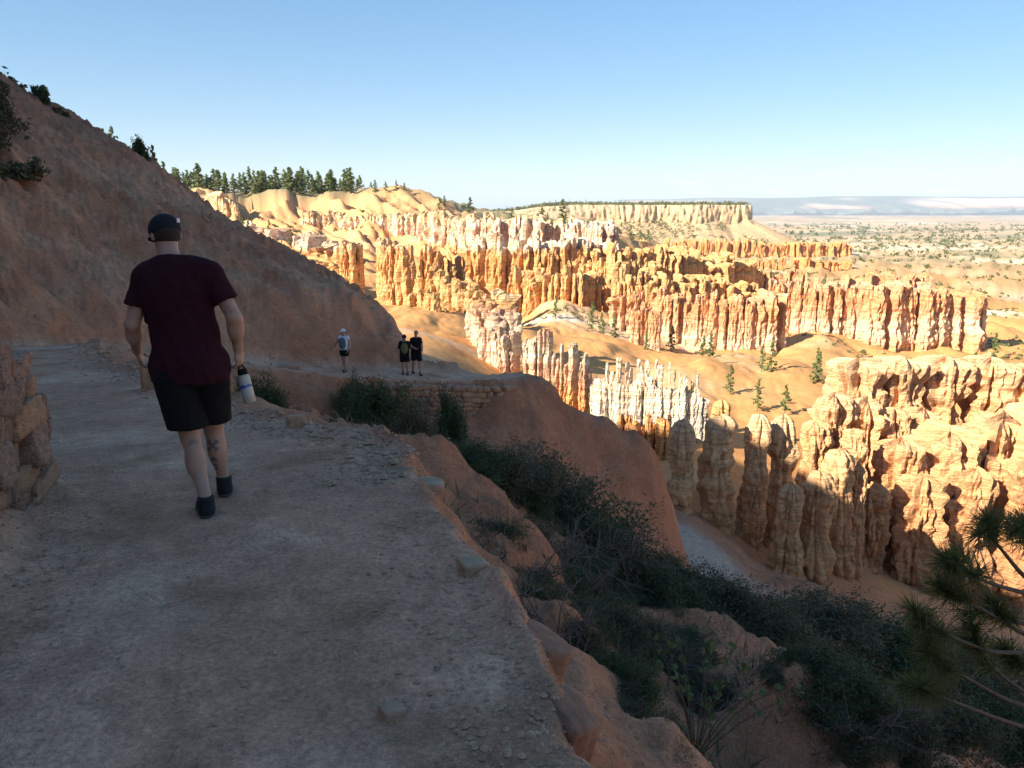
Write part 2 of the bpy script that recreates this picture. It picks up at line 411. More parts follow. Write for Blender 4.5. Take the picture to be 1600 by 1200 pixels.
# wash, talus and the canyon
for a, b_, d in [(1062,838,62),(1110,870,60),(1170,930,56),(1250,915,66),(1300,960,58),(1400,1005,54),(1200,880,74),(1340,900,80),(1480,940,82),(1600,980,80),(1600,900,110),(1450,800,120),
    (830,513,172),(950,533,166),(1100,553,160),(1200,575,156),(1290,598,150),(1380,640,150),(950,580,142),(1150,640,130),(1250,650,128),(1000,690,110),(900,640,112),(1100,690,104),(800,610,108),
    (700,520,130),(640,480,170),(740,565,112),(660,545,100),(690,580,85),(600,470,185),(560,462,200),(480,432,240),(760,520,150),
    (870,492,222),(800,492,262),(930,510,205),(1080,540,205),(1210,545,200),(1290,517,212),(1350,540,216),(1450,535,235),(1560,530,242),(1600,600,170),(1700,560,230),
    (960,480,270),(1100,470,290),(1250,440,400),(1500,430,520),(1350,425,560),(1150,420,520),(1400,402,820),(1250,398,900),(1050,395,1000),(1500,386,1250),(1650,392,1150),(1330,380,1600),
    (1500,371,2600),(1200,375,2300),(1600,368,2900),(1000,372,2500),(1500,352,6000),(1200,352,6000),(1650,352,6000),(1500,340,13000),(1100,340,13000),(1700,340,13000),(850,340,13000),
    (265,290,400),(330,297,400),(440,300,405),(520,303,405),(570,300,405),(600,293,405),(622,288,405),(645,294,405),(700,316,400),(740,334,390),(770,340,380),
    (300,330,350),(380,350,330),(450,335,365),(540,340,360),(620,345,350),(500,378,300),(420,390,270),(560,400,270),(640,410,290),(680,400,300),
    (850,345,380),(950,350,380),(1000,395,380),(760,343,450),(900,346,480),(1000,370,620)]: cpp(a, b_, d)
for q in [(-172,470,13),(-60,470,13),(-200,700,14),(-60,700,13),(-300,420,14),(-250,300,8),(-200,220,2),(20,560,-2),(60,700,-8),(-400,1500,0),(-900,700,20),(-500,300,20),(300,1300,-58),(150,1200,-50),
          (-2000,6000,-60),(-8000,13000,-50),(0,45000,-60),(30000,30000,-60),(45000,0,-60),(0,-45000,20),(-45000,0,20),(3000,-2000,-80),(800,0,-70),(300,0,-55),(150,40,-46),(150,-80,-40),(2000,800,-80),(700,500,-60),(0,-300,35),(-300,-300,40),(-300,0,40)]: cp(*q)
CP = np.array(CP)
def warp(x, y):
    r = np.sqrt(x*x+y*y)+1e-6
    k = np.log1p(r/4.0)/r
    return x*k, y*k
CU, CV = warp(CP[:, 0], CP[:, 1])
MQ = 0.02**2
Pm = np.sqrt((CU[:, None]-CU)**2 + (CV[:, None]-CV)**2 + MQ)
n_ = len(CP)
Amat = np.zeros((n_+1, n_+1)); Amat[:n_, :n_] = -Pm + np.eye(n_)*0.004; Amat[:n_, n_] = 1; Amat[n_, :n_] = 1
rhs = np.zeros(n_+1); rhs[:n_] = CP[:, 2]
WGT = np.linalg.solve(Amat, rhs).astype(np.float32)
CU32, CV32 = CU.astype(np.float32), CV.astype(np.float32)
def land(x, y):
    u, v = warp(x, y); u = u.astype(np.float32); v = v.astype(np.float32)
    out = np.empty(len(x))
    for s in range(0, len(x), 30000):
        d = np.sqrt((u[s:s+30000, None]-CU32)**2 + (v[s:s+30000, None]-CV32)**2 + np.float32(MQ))
        out[s:s+30000] = -(d @ WGT[:n_]) + WGT[n_]
    return out
def ground(x, y, full=False):
    x = np.atleast_1d(np.asarray(x, float)); y = np.atleast_1d(np.asarray(y, float))
    r = np.sqrt(x*x+y*y)
    h = land(x, y)
    tm = np.zeros(len(x)); sd = np.full(len(x), 99.0); st = np.zeros(len(x)); tz = np.zeros(len(x))
    nr = r < 62
    if nr.any():
        sdn, tzn, hwn, stn = trail_query(x[nr], y[nr])
        wob = 0.13*fbm(x[nr]*1.3, y[nr]*1.3, 5, 3)
        edge = np.where(sdn > 0, sdn+wob*1.3, -sdn+wob*0.8)-hwn
        soft = np.where(sdn > 0, 0.16, 0.35)
        t = 1-sstep(-0.06, 1.0, edge/soft)
        # banks beside the trail
        e = np.maximum(edge, 0)
        yy_ = y[nr]; near_ = 1-sstep(5.8, 7.6, yy_); far_ = sstep(27.5, 30.0, yy_)
        drop = near_*(0.36*sstep(0, 0.45, e)+0.85*e) + (1-near_)*(1-far_)*(0.10*sstep(0, .3, e)+0.55*e) + far_*((0.10*sstep(0, .2, e)+0.95*sstep(0.25, 0.6, e))*(1-sstep(187, 194, stn))+0.6*e)
        tipk = sstep(172, 184, stn)
        rise = (0.12*sstep(0, 0.3, e) + 0.62*e)*(1-tipk) - 0.35*e*tipk
        rise = rise*(1-0.85*near_*(1-sstep(0.6, 1.6, e)))
        bank = np.where(sdn > 0, tzn-drop, tzn+rise)
        wgt = 1-sstep(0.6, 2.6, e)
        h[nr] = h[nr]*(1-wgt) + bank*wgt
        t *= (TS[:, 1].max()-1.5 > y[nr])
        tm[nr] = t; sd[nr] = sdn; st[nr] = stn; tz[nr] = tzn
    # relief off the trail
    off = 1-tm
    # rills on the hillside run down to the right
    hill = np.clip(sstep(0.3, 3.5, -sd), 0, 1)*(r < 140)*(x < 12)
    q = 0.42*x + 0.91*y; al = 0.91*x - 0.42*y
    h = h + hill*(0.50*ridged(q*0.42+0.25*fbm(x*.3, y*.3, 1, 2), al*0.07, 2, 3) + 0.26*ridged(q*1.5, al*0.16, 7, 3) + 0.09*fbm(x*2.3, y*2.3, 3, 3))*np.clip(1.2-r/160, 0, 1)
    # slope and gully below the trail
    rs = sstep(0.3, 2.5, sd)*(r < 75)*(1-hill)
    q2 = 0.3*x - 0.95*y
    h = h + rs*(0.30*ridged(x*0.22-y*0.05, q2*0.55, 9, 3) + 0.10*fbm(x*1.1, y*1.1, 4, 4) + 0.03*fbm(x*5, y*5, 8, 3))
    # canyon badland flutes, growing with distance
    far = sstep(70, 150, r)
    amp = np.clip(r*0.010, 0, 5)*far*(1-sstep(1500, 4000, r))
    h = h - amp*(0.75*ridged(x*0.04+0.3*noise(x*.02, y*.02), y*0.02, 3, 5) - 0.3)
    rim = sstep(230, 300, y)*(1-sstep(395, 420, y))*(1-sstep(-20, 40, x))*sstep(-260, -200, x)
    qq = 0.86*x + 0.5*y; aa = -0.5*x+0.86*y
    h = h - rim*(3.2*ridged(qq*0.06+0.25*noise(x*.04, y*.04), aa*0.008, 5, 3)+2.4*ridged(qq*0.13+0.3*noise(x*.06, y*.06), aa*0.010, 8, 3)-2.0)
    h = h + sstep(1200, 3000, r)*(8*fbm(x*0.0012, y*0.0012, 6, 4) + 10*ridged(x*0.0006, y*0.0009, 2, 3) - 8)*(1-sstep(15000, 30000, r))
    # trail surface
    if nr.any():
        c = tz + 0.03*fbm(x*0.9, y*0.9, 2, 3) + 0.012*fbm(x*5, y*5, 1, 3) + 0.10*np.exp(-((np.abs(sd)-1.15)/0.22)**2)*np.clip(fbm(x*1.7, y*1.7, 11, 2), -0.3, 1)
        h = np.where(tm > 0, h*(1-tm)+c*tm, h)
    return (h, tm, sd, st) if full else h
def gz(x, y): return float(ground([x], [y])[0])

def hit(px, py, d0, d1, n=160):
    """where the line of sight through a pixel meets the ground between two distances"""
    ds = np.geomspace(d0, d1, n); pts = np.array([P(px, py, d) for d in ds])
    g = ground(pts[:, 0], pts[:, 1]); below = np.where(pts[:, 2] < g)[0]
    k = below[0] if len(below) else n-1
    return np.array([pts[k, 0], pts[k, 1], g[k]])
def mixc(a, b, t): return a*(1-t[:, None]) + b*t[:, None]
def build_terrain():
    rings = np.concatenate([np.geomspace(1.0, 14, 180), np.geomspace(14, 60, 160)[1:], np.geomspace(60, 420, 210)[1:], np.geomspace(420, 52000, 90)[1:]])
    phi = np.concatenate([np.linspace(-37.5, 37.5, 580), np.linspace(37.5, 322.5, 180)[1:-1]])*math.pi/180
    nr_, na = len(rings), len(phi)
    X = (rings[:, None]*np.sin(phi)).ravel(); Y = (rings[:, None]*np.cos(phi)).ravel()
    X = np.concatenate([X, [0.0]]); Y = np.concatenate([Y, [0.0]])
    Z, tm, sd, st = ground(X, Y, True)
    r = np.hypot(X, Y)
    # ---- colours of the soil itself
    n1 = fbm(X*0.15, Y*0.15, 1, 4); n2 = fbm(X*0.9, Y*0.9, 2, 4); n3 = fbm(X*0.02, Y*0.02, 3, 4)
    C = np.tile(np.array([0.38, 0.16, 0.085]), (len(X), 1))                        # red soil
    C = mixc(C, np.array([0.45, 0.22, 0.125]), sstep(-0.3, 0.6, n1))
    C = mixc(C, np.array([0.25, 0.10, 0.058]), sstep(0.1, 0.9, n2)*0.35)
    # darker rilled band on the upper hillside
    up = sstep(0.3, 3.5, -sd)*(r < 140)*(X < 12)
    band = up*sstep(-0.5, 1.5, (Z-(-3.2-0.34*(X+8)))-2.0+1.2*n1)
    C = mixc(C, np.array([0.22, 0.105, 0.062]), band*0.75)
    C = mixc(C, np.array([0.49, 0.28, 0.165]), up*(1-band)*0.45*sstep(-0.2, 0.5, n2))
    # pale talus
    tal = np.exp(-(((X-15.5)/3.2)**2+((Y-60)/6.0)**2))
    C = mixc(C, np.array([0.42, 0.30, 0.22]), np.clip(tal*1.6, 0, 1))
    # orange canyon soil
    cz = sstep(68, 110, r)*((X > -40) | (Y > 60))
    co = np.tile(np.array([0.62, 0.31, 0.115]), (len(X), 1))
    co = mixc(co, np.array([0.68, 0.44, 0.24]), sstep(0.0, 0.7, n3))
    co = mixc(co, np.array([0.70, 0.58, 0.45]), sstep(0.35, 0.8, fbm(X*0.012, Y*0.03, 9, 4))*0.8)
    C = mixc(C, co, cz)
    rimc = sstep(230, 300, Y)*(1-sstep(30, 80, X))*(Y < 430)*(X > -300)
    hb = sstep(-14, 4, Z+2*n3)
    stk = sstep(-0.2, 0.5, ridged((0.86*X+0.5*Y)*0.13, (-0.5*X+0.86*Y)*0.01, 8, 3))
    C = mixc(C, np.array([0.68, 0.41, 0.19]), rimc*hb*0.9)
    C = mixc(C, np.array([0.50, 0.25, 0.12]), rimc*stk*0.55)
    # far valley: pale soil and scrub
    fv = sstep(420, 1100, r)
    fc = np.tile(np.array([0.62, 0.42, 0.24]), (len(X), 1))
    fc = mixc(fc, np.array([0.72, 0.60, 0.45]), sstep(0.1, 0.6, fbm(X*0.004, Y*0.008, 3, 5)))
    fc = mixc(fc, np.array([0.20, 0.22, 0.12]), sstep(0.05, 0.5, fbm(X*0.006, Y*0.012, 8, 5))*0.75)
    C = mixc(C, fc, fv)
    vv = sstep(1900, 3200, r)
    vc = np.tile(np.array([0.58, 0.40, 0.24]), (len(X), 1))
    vc = mixc(vc, np.array([0.24, 0.23, 0.14]), sstep(-0.0, 0.5, fbm(X*0.0011, Y*0.003, 4, 5)))
    vc = mixc(vc, np.array([0.62, 0.54, 0.42]), sstep(0.25, 0.6, fbm(X*0.0009, Y*0.0028, 14, 5)))
    C = mixc(C, vc, vv)
    # the plateau behind the rim is wooded ground
    C = mixc(C, np.array([0.30, 0.24, 0.13]), sstep(405, 425, Y)*(Z > -6)*(X < 60)*(r < 1500)*1.0)
    # trail gravel
    tc_ = np.tile(np.array([0.48, 0.258, 0.16]), (len(X), 1))
    tc_ = mixc(tc_, np.array([0.57, 0.33, 0.215]), sstep(-0.1, 0.6, fbm(X*0.7, Y*0.7, 4, 4)))
    tc_ = mixc(tc_, np.array([0.33, 0.175, 0.10]), sstep(0.15, 0.7, fbm(X*1.1, Y*1.1, 14, 4))*0.8)
    C = mixc(C, tc_, sstep(0.15, 0.9, tm+0.25*n2*(tm > 0.02)))
    V = np.stack([X, Y, Z], 1)
    i, j = np.meshgrid(np.arange(nr_-1), np.arange(na), indexing='ij')
    F = np.stack([i*na+j, i*na+(j+1) % na, (i+1)*na+(j+1) % na, (i+1)*na+j], -1).reshape(-1, 4)[:, ::-1]
    ctr = len(X)-1
    F3 = np.stack([np.full(na, ctr), np.arange(na), (np.arange(na)+1) % na], 1)[:, ::-1]
    fm = tm[F].mean(1); fsd = sd[F].mean(1); fr = r[F].mean(1); fx = X[F].mean(1); fy = Y[F].mean(1); fz = Z[F].mean(1)
    zone = np.full(len(F), 2)
    zone[(fsd < 0) & (fr < 62)] = 1
    zone[(fr >= 62) & (fx < -20) & (fy < 75)] = 1
    zone[(fr < 62) & (fm > 0.5)] = 0
    zone[(fr >= 62) & (zone != 1)] = 3
    zone[fr > 420] = 4
    zone[(fy > 405) & (fz > -6) & (fx < 60) & (fr < 1500)] = 5
    names = {0: ('trail', 'pale gravel footpath curving round the gully'), 1: ('hillside', 'shaded reddish hillside above the trail'), 2: ('canyon_slope', 'shaded red slope and spur falling from the trail'),
             3: ('canyon_floor', 'sunlit orange canyon ground between the hoodoos'), 4: ('valley', 'pale hazy valley beyond the canyon'), 5: ('rim_plateau', 'wooded level ground behind the canyon rim')}
    for k, (nm, lb) in names.items():
        f = F[zone == k]
        extra = F3 if k == 0 else None
        used = np.unique(np.concatenate([f.ravel(), F3.ravel()]) if k == 0 else f.ravel())
        remap = np.full(len(V), -1); remap[used] = np.arange(len(used))
        fl = [remap[f]] + ([remap[F3]] if k == 0 else [])
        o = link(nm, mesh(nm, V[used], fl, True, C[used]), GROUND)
        tag(o, lb, nm.replace('_', ' '), kind='structure')
build_terrain()
print('terrain', round(time.time()-T0, 1), len(CP))

# far plateau and mountains
def far_range(name, x0, x1, y, prof_fn, colfn, label, nx=420, nz=26, depth=2500):
    xs = np.linspace(x0, x1, nx); ts = np.linspace(0, 1, nz)
    Xg, Tg = np.meshgrid(xs, ts, indexing='ij')
    Hh, setback = prof_fn(Xg, Tg)
    V = np.stack([Xg, y+setback, Hh], -1).reshape(-1, 3)
    C = colfn(Xg, Tg, Hh).reshape(-1, 3)
    # flat top running back
    B = np.stack([xs, np.full(nx, y+depth+3000.0), Hh[:, -1]+5], -1); V = np.concatenate([V, B]); C = np.concatenate([C, C.reshape(nx, nz, 3)[:, -1]])
    i, j = np.meshgrid(np.arange(nx-1), np.arange(nz-1), indexing='ij')
    F = np.stack([i*nz+j, (i+1)*nz+j, (i+1)*nz+j+1, i*nz+j+1], -1).reshape(-1, 4)
    k = np.arange(nx-1)
    F2 = np.stack([k*nz+nz-1, (k+1)*nz+nz-1, nx*nz+k+1, nx*nz+k], -1)
    o = link(name, mesh(name, V, np.concatenate([F, F2]), True, C), GROUND)
    tag(o, label, 'plateau', kind='structure')
def plat_prof(X, T):
    top = 360 + 60*fbm(X*0.00022, 3.0, 1, 3) + 110*sstep(-2000, 12000, X) - 40
    gul = ridged(X*0.00065, T*0.4, 2, 4)
    h = -90 + (top+90)*T**1.25
    back = 2600*T - 900*gul*np.sin(np.pi*np.clip(T*1.1, 0, 1))
    return h, back
def plat_col(X, T, H):
    n = fbm(X*0.0006, T*2.5, 3, 4); n5 = fbm(X*0.00025, T*1.0, 8, 3)
    c = np.tile(np.array([0.12, 0.14, 0.11]), X.shape+(1,))
    pale = sstep(0.50, 0.62, T+0.12*n)*(1-sstep(0.86, 0.95, T+0.08*n))*sstep(-0.15, 0.25, n5)
    red = sstep(0.36, 0.5, T+0.1*n)*(1-sstep(0.52, 0.66, T+0.1*n))*sstep(-0.15, 0.25, n5)
    c = c*(1-red[..., None]) + np.array([0.66, 0.34, 0.22])*red[..., None]
    c = c*(1-pale[..., None]) + np.array([0.80, 0.58, 0.45])*pale[..., None]
    return c
far_range('far_plateau', 3200, 26000, 21000, plat_prof, plat_col, 'long hazy plateau with pale cliffs on the horizon')
def mt_prof(X, T):
    top = 235*np.exp(-((X-2300)/2600)**2) + 90*np.exp(-((X+3500)/3500)**2) + 40*fbm(X*0.0004, 1.0, 1, 3)
    return -90 + (np.maximum(top, 20)+90)*T, 5000*T + 500*fbm(X*0.0007, T*3, 5, 3)
far_range('far_mountain', -12000, 9000, 27000, mt_prof, lambda X, T, H: np.tile(np.array([0.12, 0.15, 0.12]), X.shape+(1,)), 'low blue mountain ridge on the horizon', 160, 10)

# ------------------------------------------------------------------ rock formations
def strata(z, seed):
    s = 0.55*noise(z*0.55, seed*3.1) + 0.45*noise(z*1.3, seed*1.7+9) + 0.3*noise(z*3.1, 4.4+seed)
    return s
def pillar_mesh(name, z0, z1, rx, ry, rot, seed, nth=20, nz=34, heads=(), flare=0.55, taper=0.25, rough=0.24, led=0.10, lean=(0, 0), zbase=0.0, sq=3.2, round_top=0.03, flutes=0.16, jag=0.8, smooth=False, finek=0.055, dent=None):
    """weathered rock column standing on local z=0 (world height zbase); vertices are local"""
    H = z1-z0
    t = np.concatenate([np.linspace(0, 1-round_top, nz-4), 1-round_top*np.array([0.6, 0.28, 0.09, 0.0])])
    z = z0+H*t
    th = np.linspace(0, 2*np.pi, nth, endpoint=False)
    Tt, Th = np.meshgrid(t, th, indexing='ij'); Zz = z0+H*Tt
    cs, sn = np.cos(Th), np.sin(Th)
    rr = max(min(rx, ry), 0.35*max(rx, ry))
    X0, Y0 = rx*cs, ry*sn
    big = fbm(X0/(rr*1.5)+seed*7.7, Y0/(rr*1.5)+seed*3.3, Zz/(rr*2.2)+seed, 3, 0.5)
    prof = 1 + flare*(1-Tt)**3.0 - taper*Tt
    for (tc, wd, am) in heads: prof = prof + am*np.exp(-((Tt+0.06*big-tc)/wd)**2)
    zw = Zz+zbase+0.35*rr*noise(cs*0.9+seed, sn*0.9, seed)
    lk = led*(0.55+0.9*np.abs(noise(cs*0.8+seed*2, sn*0.8, Zz/(rr*3))))
    prof = prof*(1 + lk*(np.tanh(4*noise(zw*0.33, 3.1)) + 0.7*np.tanh(4*noise(zw*0.85, 9.4)) + 0.35*np.tanh(3*noise(zw*2.1, 1.7))))
    se = (np.abs(cs)**sq + np.abs(sn)**sq)**(-1/sq)
    med = fbm(X0/(rr*0.55)+seed*1.7, Y0/(rr*0.55)-seed, Zz/(rr*0.9)+seed, 3, 0.55)
    gr = 1-np.abs(noise(X0/(rr*0.75)+seed*3, Y0/(rr*0.75), Zz/(rr*6)+seed))*3.2
    gr = np.clip(gr, 0, 1)**2
    nn = big
    fin = fbm(X0/(rr*0.22)+seed, Y0/(rr*0.22)+seed*2, Zz/(rr*0.30)-seed, 3, 0.6)
    gr2 = np.clip(1-np.abs(noise(X0/(rr*0.4)-seed*2, Y0/(rr*0.4)+seed, Zz/(rr*2.5)+seed*3))*4.0, 0, 1)**2
    prof = prof*se*(1 + rough*1.2*big + rough*0.7*med - flutes*1.9*gr - flutes*0.9*gr2 + finek*fin)
    if dent is not None:
        dth = np.abs((Th-dent[0]+np.pi) % (2*np.pi)-np.pi); prof = prof*(1-dent[4]*np.exp(-((dth/dent[2])**4+((Zz-dent[1])/dent[3])**4)))
    capf = np.where(Tt > 1-round_top, np.sqrt(np.clip(1-((Tt-(1-round_top))/round_top)**2, 0, 1)), 1.0)
    prof = np.maximum(prof, 0.18)*np.maximum(capf, 0.02)
    x = rx*cs*prof; y = ry*sn*prof
    c, s = math.cos(rot), math.sin(rot)
    wx = lean[0]*Tt*H + 0.18*rr*noise(Tt*2.2, seed*5.1); wy = lean[1]*Tt*H + 0.18*rr*noise(Tt*2.2, seed*8.3+4)
    ztop = Zz + sstep(0.55, 0.95, Tt)*jag*rr*(0.45*big+0.55*med+0.25*fin) - (Tt >= 1-round_top)*0.0
    V = np.stack([c*x-s*y+wx, s*x+c*y+wy, ztop], -1).reshape(-1, 3)
    n = nth; m = len(t)
    i, j = np.meshgrid(np.arange(m-1), np.arange(n), indexing='ij')
    F = np.stack([i*n+j, i*n+(j+1) % n, (i+1)*n+(j+1) % n, (i+1)*n+j], -1).reshape(-1, 4)
    V = np.concatenate([V, [V[-n:].mean(0)]]); k = len(V)-1
    F3 = np.stack([np.arange(n)+(m-1)*n, (np.arange(n)+1) % n+(m-1)*n, np.full(n, k)], 1)
    return mesh(name, V, [F, F3], smooth)
SEED = [1.0]
def wall(name, label, pts, n, mat, wid=0.62, dj=0.4, hj=0.12, rows=2, res=(18, 30), aspect=1.9, group=None, cat='rock formation', sink=5.0, gap=0.0, headp=0.3, led=0.085, flare=0.35):
    """row of rock pillars: pts = (px, ytop, ybase, distance) along the row"""
    pts = np.array(pts, float); m = len(pts)
    tt = (np.arange(n)+0.5)/n*(m-1)
    def at(t):
        i = min(int(t), m-2); return pts[i]*(1-(t-i)) + pts[i+1]*(t-i)
    mid = at((m-1)/2); b0 = P(mid[0], mid[2], mid[3])
    root = empty(name, b0, label, cat, group)
    W = np.array([P(a[0], a[2], a[3]) for a in (at(t) for t in np.linspace(0, m-1, n+1))])
    wid = wid*1.12
    for row in range(rows):
        for k in range(n):
            if random.random() < gap: continue
            SEED[0] += 1.37; sd_ = SEED[0]
            a = at(min(max(tt[k]+random.uniform(-.3, .3)*(m-1)/n + (0.5*(m-1)/n if row else 0), 0), m-1))
            top = P(a[0], a[1], a[3]); base = P(a[0], a[2], a[3])
            seg = W[k+1]-W[k]; L_ = max(np.linalg.norm(seg[:2]), 0.5*abs(top[2]-base[2])/6)
            nrm = np.array([seg[1], -seg[0]])/ (np.linalg.norm(seg[:2])+1e-6)
            if nrm[1] > 0: nrm = -nrm
            Hh = top[2]-base[2]
            rx = L_*wid*math.exp(random.gauss(0, 0.32)); ry = L_*wid*aspect*random.uniform(0.7, 1.5)
            back = row*ry*0.9 + random.uniform(-dj, dj)*ry*1.6
            c = base[:2]-nrm*back
            hh = Hh*(1+random.uniform(-hj, hj)) * (1 if row == 0 else random.uniform(0.86, 1.05))
            rot = math.atan2(seg[1], seg[0]) + random.uniform(-.25, .25)
            heads = ()
            if random.random() < headp:
                heads = ((0.93, 0.05, 0.22), (0.84, 0.04, -0.16))
            me = pillar_mesh('pillar', -sink, hh, rx, ry, rot, sd_, max(8, int(res[0]*(0.74 if row == 0 else 0.56))), max(12, int(res[1]*(0.74 if row == 0 else 0.56))), heads, flare=flare, zbase=base[2], led=led, taper=random.uniform(0.1, 0.4))
            o = link('pillar', me, mat, root, (c[0]-b0[0], c[1]-b0[1], 0+(base[2]-b0[2])))
    return root
def hoodoo(name, label, px, ytop, ybase, d, wpx, mat, heads=(), res=(72, 120), aspect=1.0, lean=(0, 0), flare=0.5, taper=0.2, seed=None, group=None, sink=4.0, led=0.05, rough=0.24, rot=0.0, sq=2.4, round_top=0.07):
    top = P(px, ytop, d); base = P(px, ybase, d)
    base_g = base.copy()
    rx = wpx/2/FPX*d
    SEED[0] += 1.91
    root = empty(name, base_g, label, 'hoodoo', group)
    me = pillar_mesh('rock_column', -sink, top[2]-base[2], rx, rx*aspect, rot, seed or SEED[0], res[0], res[1], heads, flare, taper, rough, led, lean, base[2], sq, round_top, 0.16, 0.25, True, 0.05)
    link('rock_column', me, mat, root)
    return root

# the amphitheatre wall and its neighbours, far to near
wall('cliff_wall', 'sunlit cream and orange cliff wall below the wooded rim', [(652,331,400,335),(700,336,420,325),(760,341,440,315),(830,344,450,310),(900,347,450,312),(958,350,420,320)], 38, ROCK_WALL, wid=0.75, res=(20, 40), headp=0.1, hj=0.05, sink=14)
wall('cliff_wall', 'orange fluted cliff buttress in front of the cream wall', [(722,383,470,290),(770,376,484,284),(830,380,488,280),(890,378,484,284),(950,385,470,292)], 29, ROCK_WALL, wid=0.7, res=(20, 40), headp=0.2, hj=0.12, sink=10)
wall('cliff_wall', 'low orange pillars at the foot of the cliff wall', [(800,425,492,266),(850,432,498,258),(905,430,502,256),(950,440,500,262)], 19, ROCK_ORANGE, hj=0.25, headp=0.4, gap=0.15)
wall('rock_band', 'pale ragged cliff band beneath the rim pines', [(268,296,330,385),(310,305,345,372),(365,318,350,362),(372,325,352,360)], 16, ROCK_WALL, wid=0.7, hj=0.2, sink=9, aspect=1.2)
wall('rock_band', 'thin pale cliff band under the fluted rim slope', [(470,331,346,366),(530,336,352,362),(600,338,356,354),(655,334,362,345)], 35, ROCK_WALL, wid=0.7, hj=0.25, sink=9, rows=1)
wall('hoodoo_cluster', 'tall pair of orange hoodoo towers left of the amphitheatre', [(590,376,470,200),(612,379,474,198),(640,388,478,197)], 10, ROCK_ORANGE, wid=0.62, res=(24, 44), headp=0.3, hj=0.06, sink=8)
wall('hoodoo_cluster', 'slim pale orange tower left of the hoodoo pair', [(541,374,456,202),(556,376,458,201)], 4, ROCK_ORANGE, wid=0.7, res=(24, 44), hj=0.06, sink=8)
wall('rock_wall', 'low orange wall ending at the slim tower', [(425,408,430,225),(480,412,446,214),(535,418,458,206)], 19, ROCK_ORANGE, wid=0.75, hj=0.12, sink=8)
wall('rock_wall', 'orange hoodoo row between towers and cliff', [(655,392,462,215),(690,396,470,214),(722,410,470,218)], 12, ROCK_ORANGE, hj=0.2, sink=8)
wall('rock_wall', 'small orange hoodoos above the striped slope', [(640,455,480,178),(690,462,492,172)], 9, ROCK_ORANGE, hj=0.25, sink=6, rows=1, gap=0.1)
wall('rock_wall', 'dark shaded castle of pinkish hoodoos right of the cream wall', [(905,350,400,300),(935,352,405,296),(962,366,410,296)], 12, ROCK_WALL, wid=0.7, res=(20, 36), sink=10)
wall('hoodoo_row', 'jagged orange hoodoo row receding behind the amphitheatre', [(955,398,455,272),(1010,400,462,280),(1075,402,455,292),(1150,412,450,312),(1190,425,452,330)], 44, ROCK_ORANGE, hj=0.3, headp=0.5, sink=8)
wall('hoodoo_row', 'lower row of orange hoodoos with shadowed gaps', [(960,440,482,245),(1010,436,492,246),(1070,440,490,252),(1130,440,486,262),(1180,450,480,270)], 32, ROCK_ORANGE, hj=0.3, headp=0.5, gap=0.12, sink=7)
wall('hoodoo_row', 'distant orange rows left of the green scrub', [(960,385,420,420),(1040,392,428,440),(1120,402,430,460),(1180,410,432,470)], 38, ROCK_ORANGE, hj=0.35, headp=0.3, res=(12, 20), rows=1, sink=8)
wall('hoodoo_row', 'far line of orange cliffs below the pale mesa', [(1035,374,398,880),(1120,378,400,880),(1220,380,402,900),(1330,383,404,930)], 64, ROCK_ORANGE, wid=0.7, hj=0.2, res=(10, 14), rows=1, sink=14, headp=0.0)
wall('hoodoo_row', 'faint far row of low orange cliffs amid scrub', [(1170,404,416,600),(1240,406,419,600),(1330,408,420,620)], 32, ROCK_ORANGE, hj=0.3, res=(10, 12), rows=1, sink=8, gap=0.2)
wall('fin_wall', 'long fluted red and white fin wall in mid canyon', [(1195,440,528,236),(1260,446,533,230),(1330,447,536,226),(1400,448,538,226),(1460,453,535,228),(1522,462,530,234)], 35, ROCK_FINS, wid=0.66, res=(22, 40), hj=0.06, headp=0.1, sink=7, aspect=1.9)
wall('fin_wall', 'white streaked fins left of the long fin wall', [(1085,470,540,206),(1130,465,545,202),(1175,472,548,202),(1215,470,546,208)], 19, ROCK_FINS, wid=0.6, res=(22, 38), hj=0.18, headp=0.1, sink=6)
wall('fin_wall', 'pale blocky fin standing among canyon pines', [(985,484,545,190),(1008,486,548,188),(1030,489,548,188)], 9, ROCK_FINS, wid=0.62, res=(22, 38), hj=0.05, headp=0.0, sink=6)
wall('fin_wall', 'small white fins above the smooth orange ridge', [(1040,470,520,225),(1075,466,520,228)], 7, ROCK_FINS, hj=0.25, sink=6, gap=0.1)
wall('hoodoo_cluster', 'orange and white hoodoo cluster above the trail spur', [(738,468,520,142),(760,464,535,136),(785,492,545,130)], 9, ROCK_MIX, wid=0.55, res=(24, 44), hj=0.15, headp=0.3, sink=7)
wall('hoodoo_row', 'white tipped hoodoo row descending behind the trail spur', [(750,516,580,122),(790,522,600,118),(840,530,610,115),(880,545,625,113),(915,562,640,111)], 28, ROCK_MIX, wid=0.5, res=(24, 44), hj=0.3, headp=0.35, sink=7, gap=0.28)
wall('fin_wall', 'bright white fluted fins with a row of thin spires', [(920,596,680,110),(960,598,690,107),(1010,600,695,105),(1060,606,700,104),(1098,618,705,104)], 28, ROCK_WHITE, wid=0.6, res=(28, 54), hj=0.07, headp=0.1, sink=8, aspect=1.4)
wall('spire_row', 'thin white spires standing on the white fins', [(945,572,640,109),(985,570,640,107),(1040,574,645,106),(1090,590,650,105)], 17, ROCK_WHITE, wid=0.34, res=(20, 44), hj=0.18, rows=1, headp=0.4, sink=6, flare=0.9)
wall('hoodoo_row', 'orange hoodoo feet under the white fins', [(960,655,720,102),(1005,660,730,100),(1045,650,740,98)], 13, ROCK_ORANGE, wid=0.6, res=(24, 44), hj=0.15, sink=7)

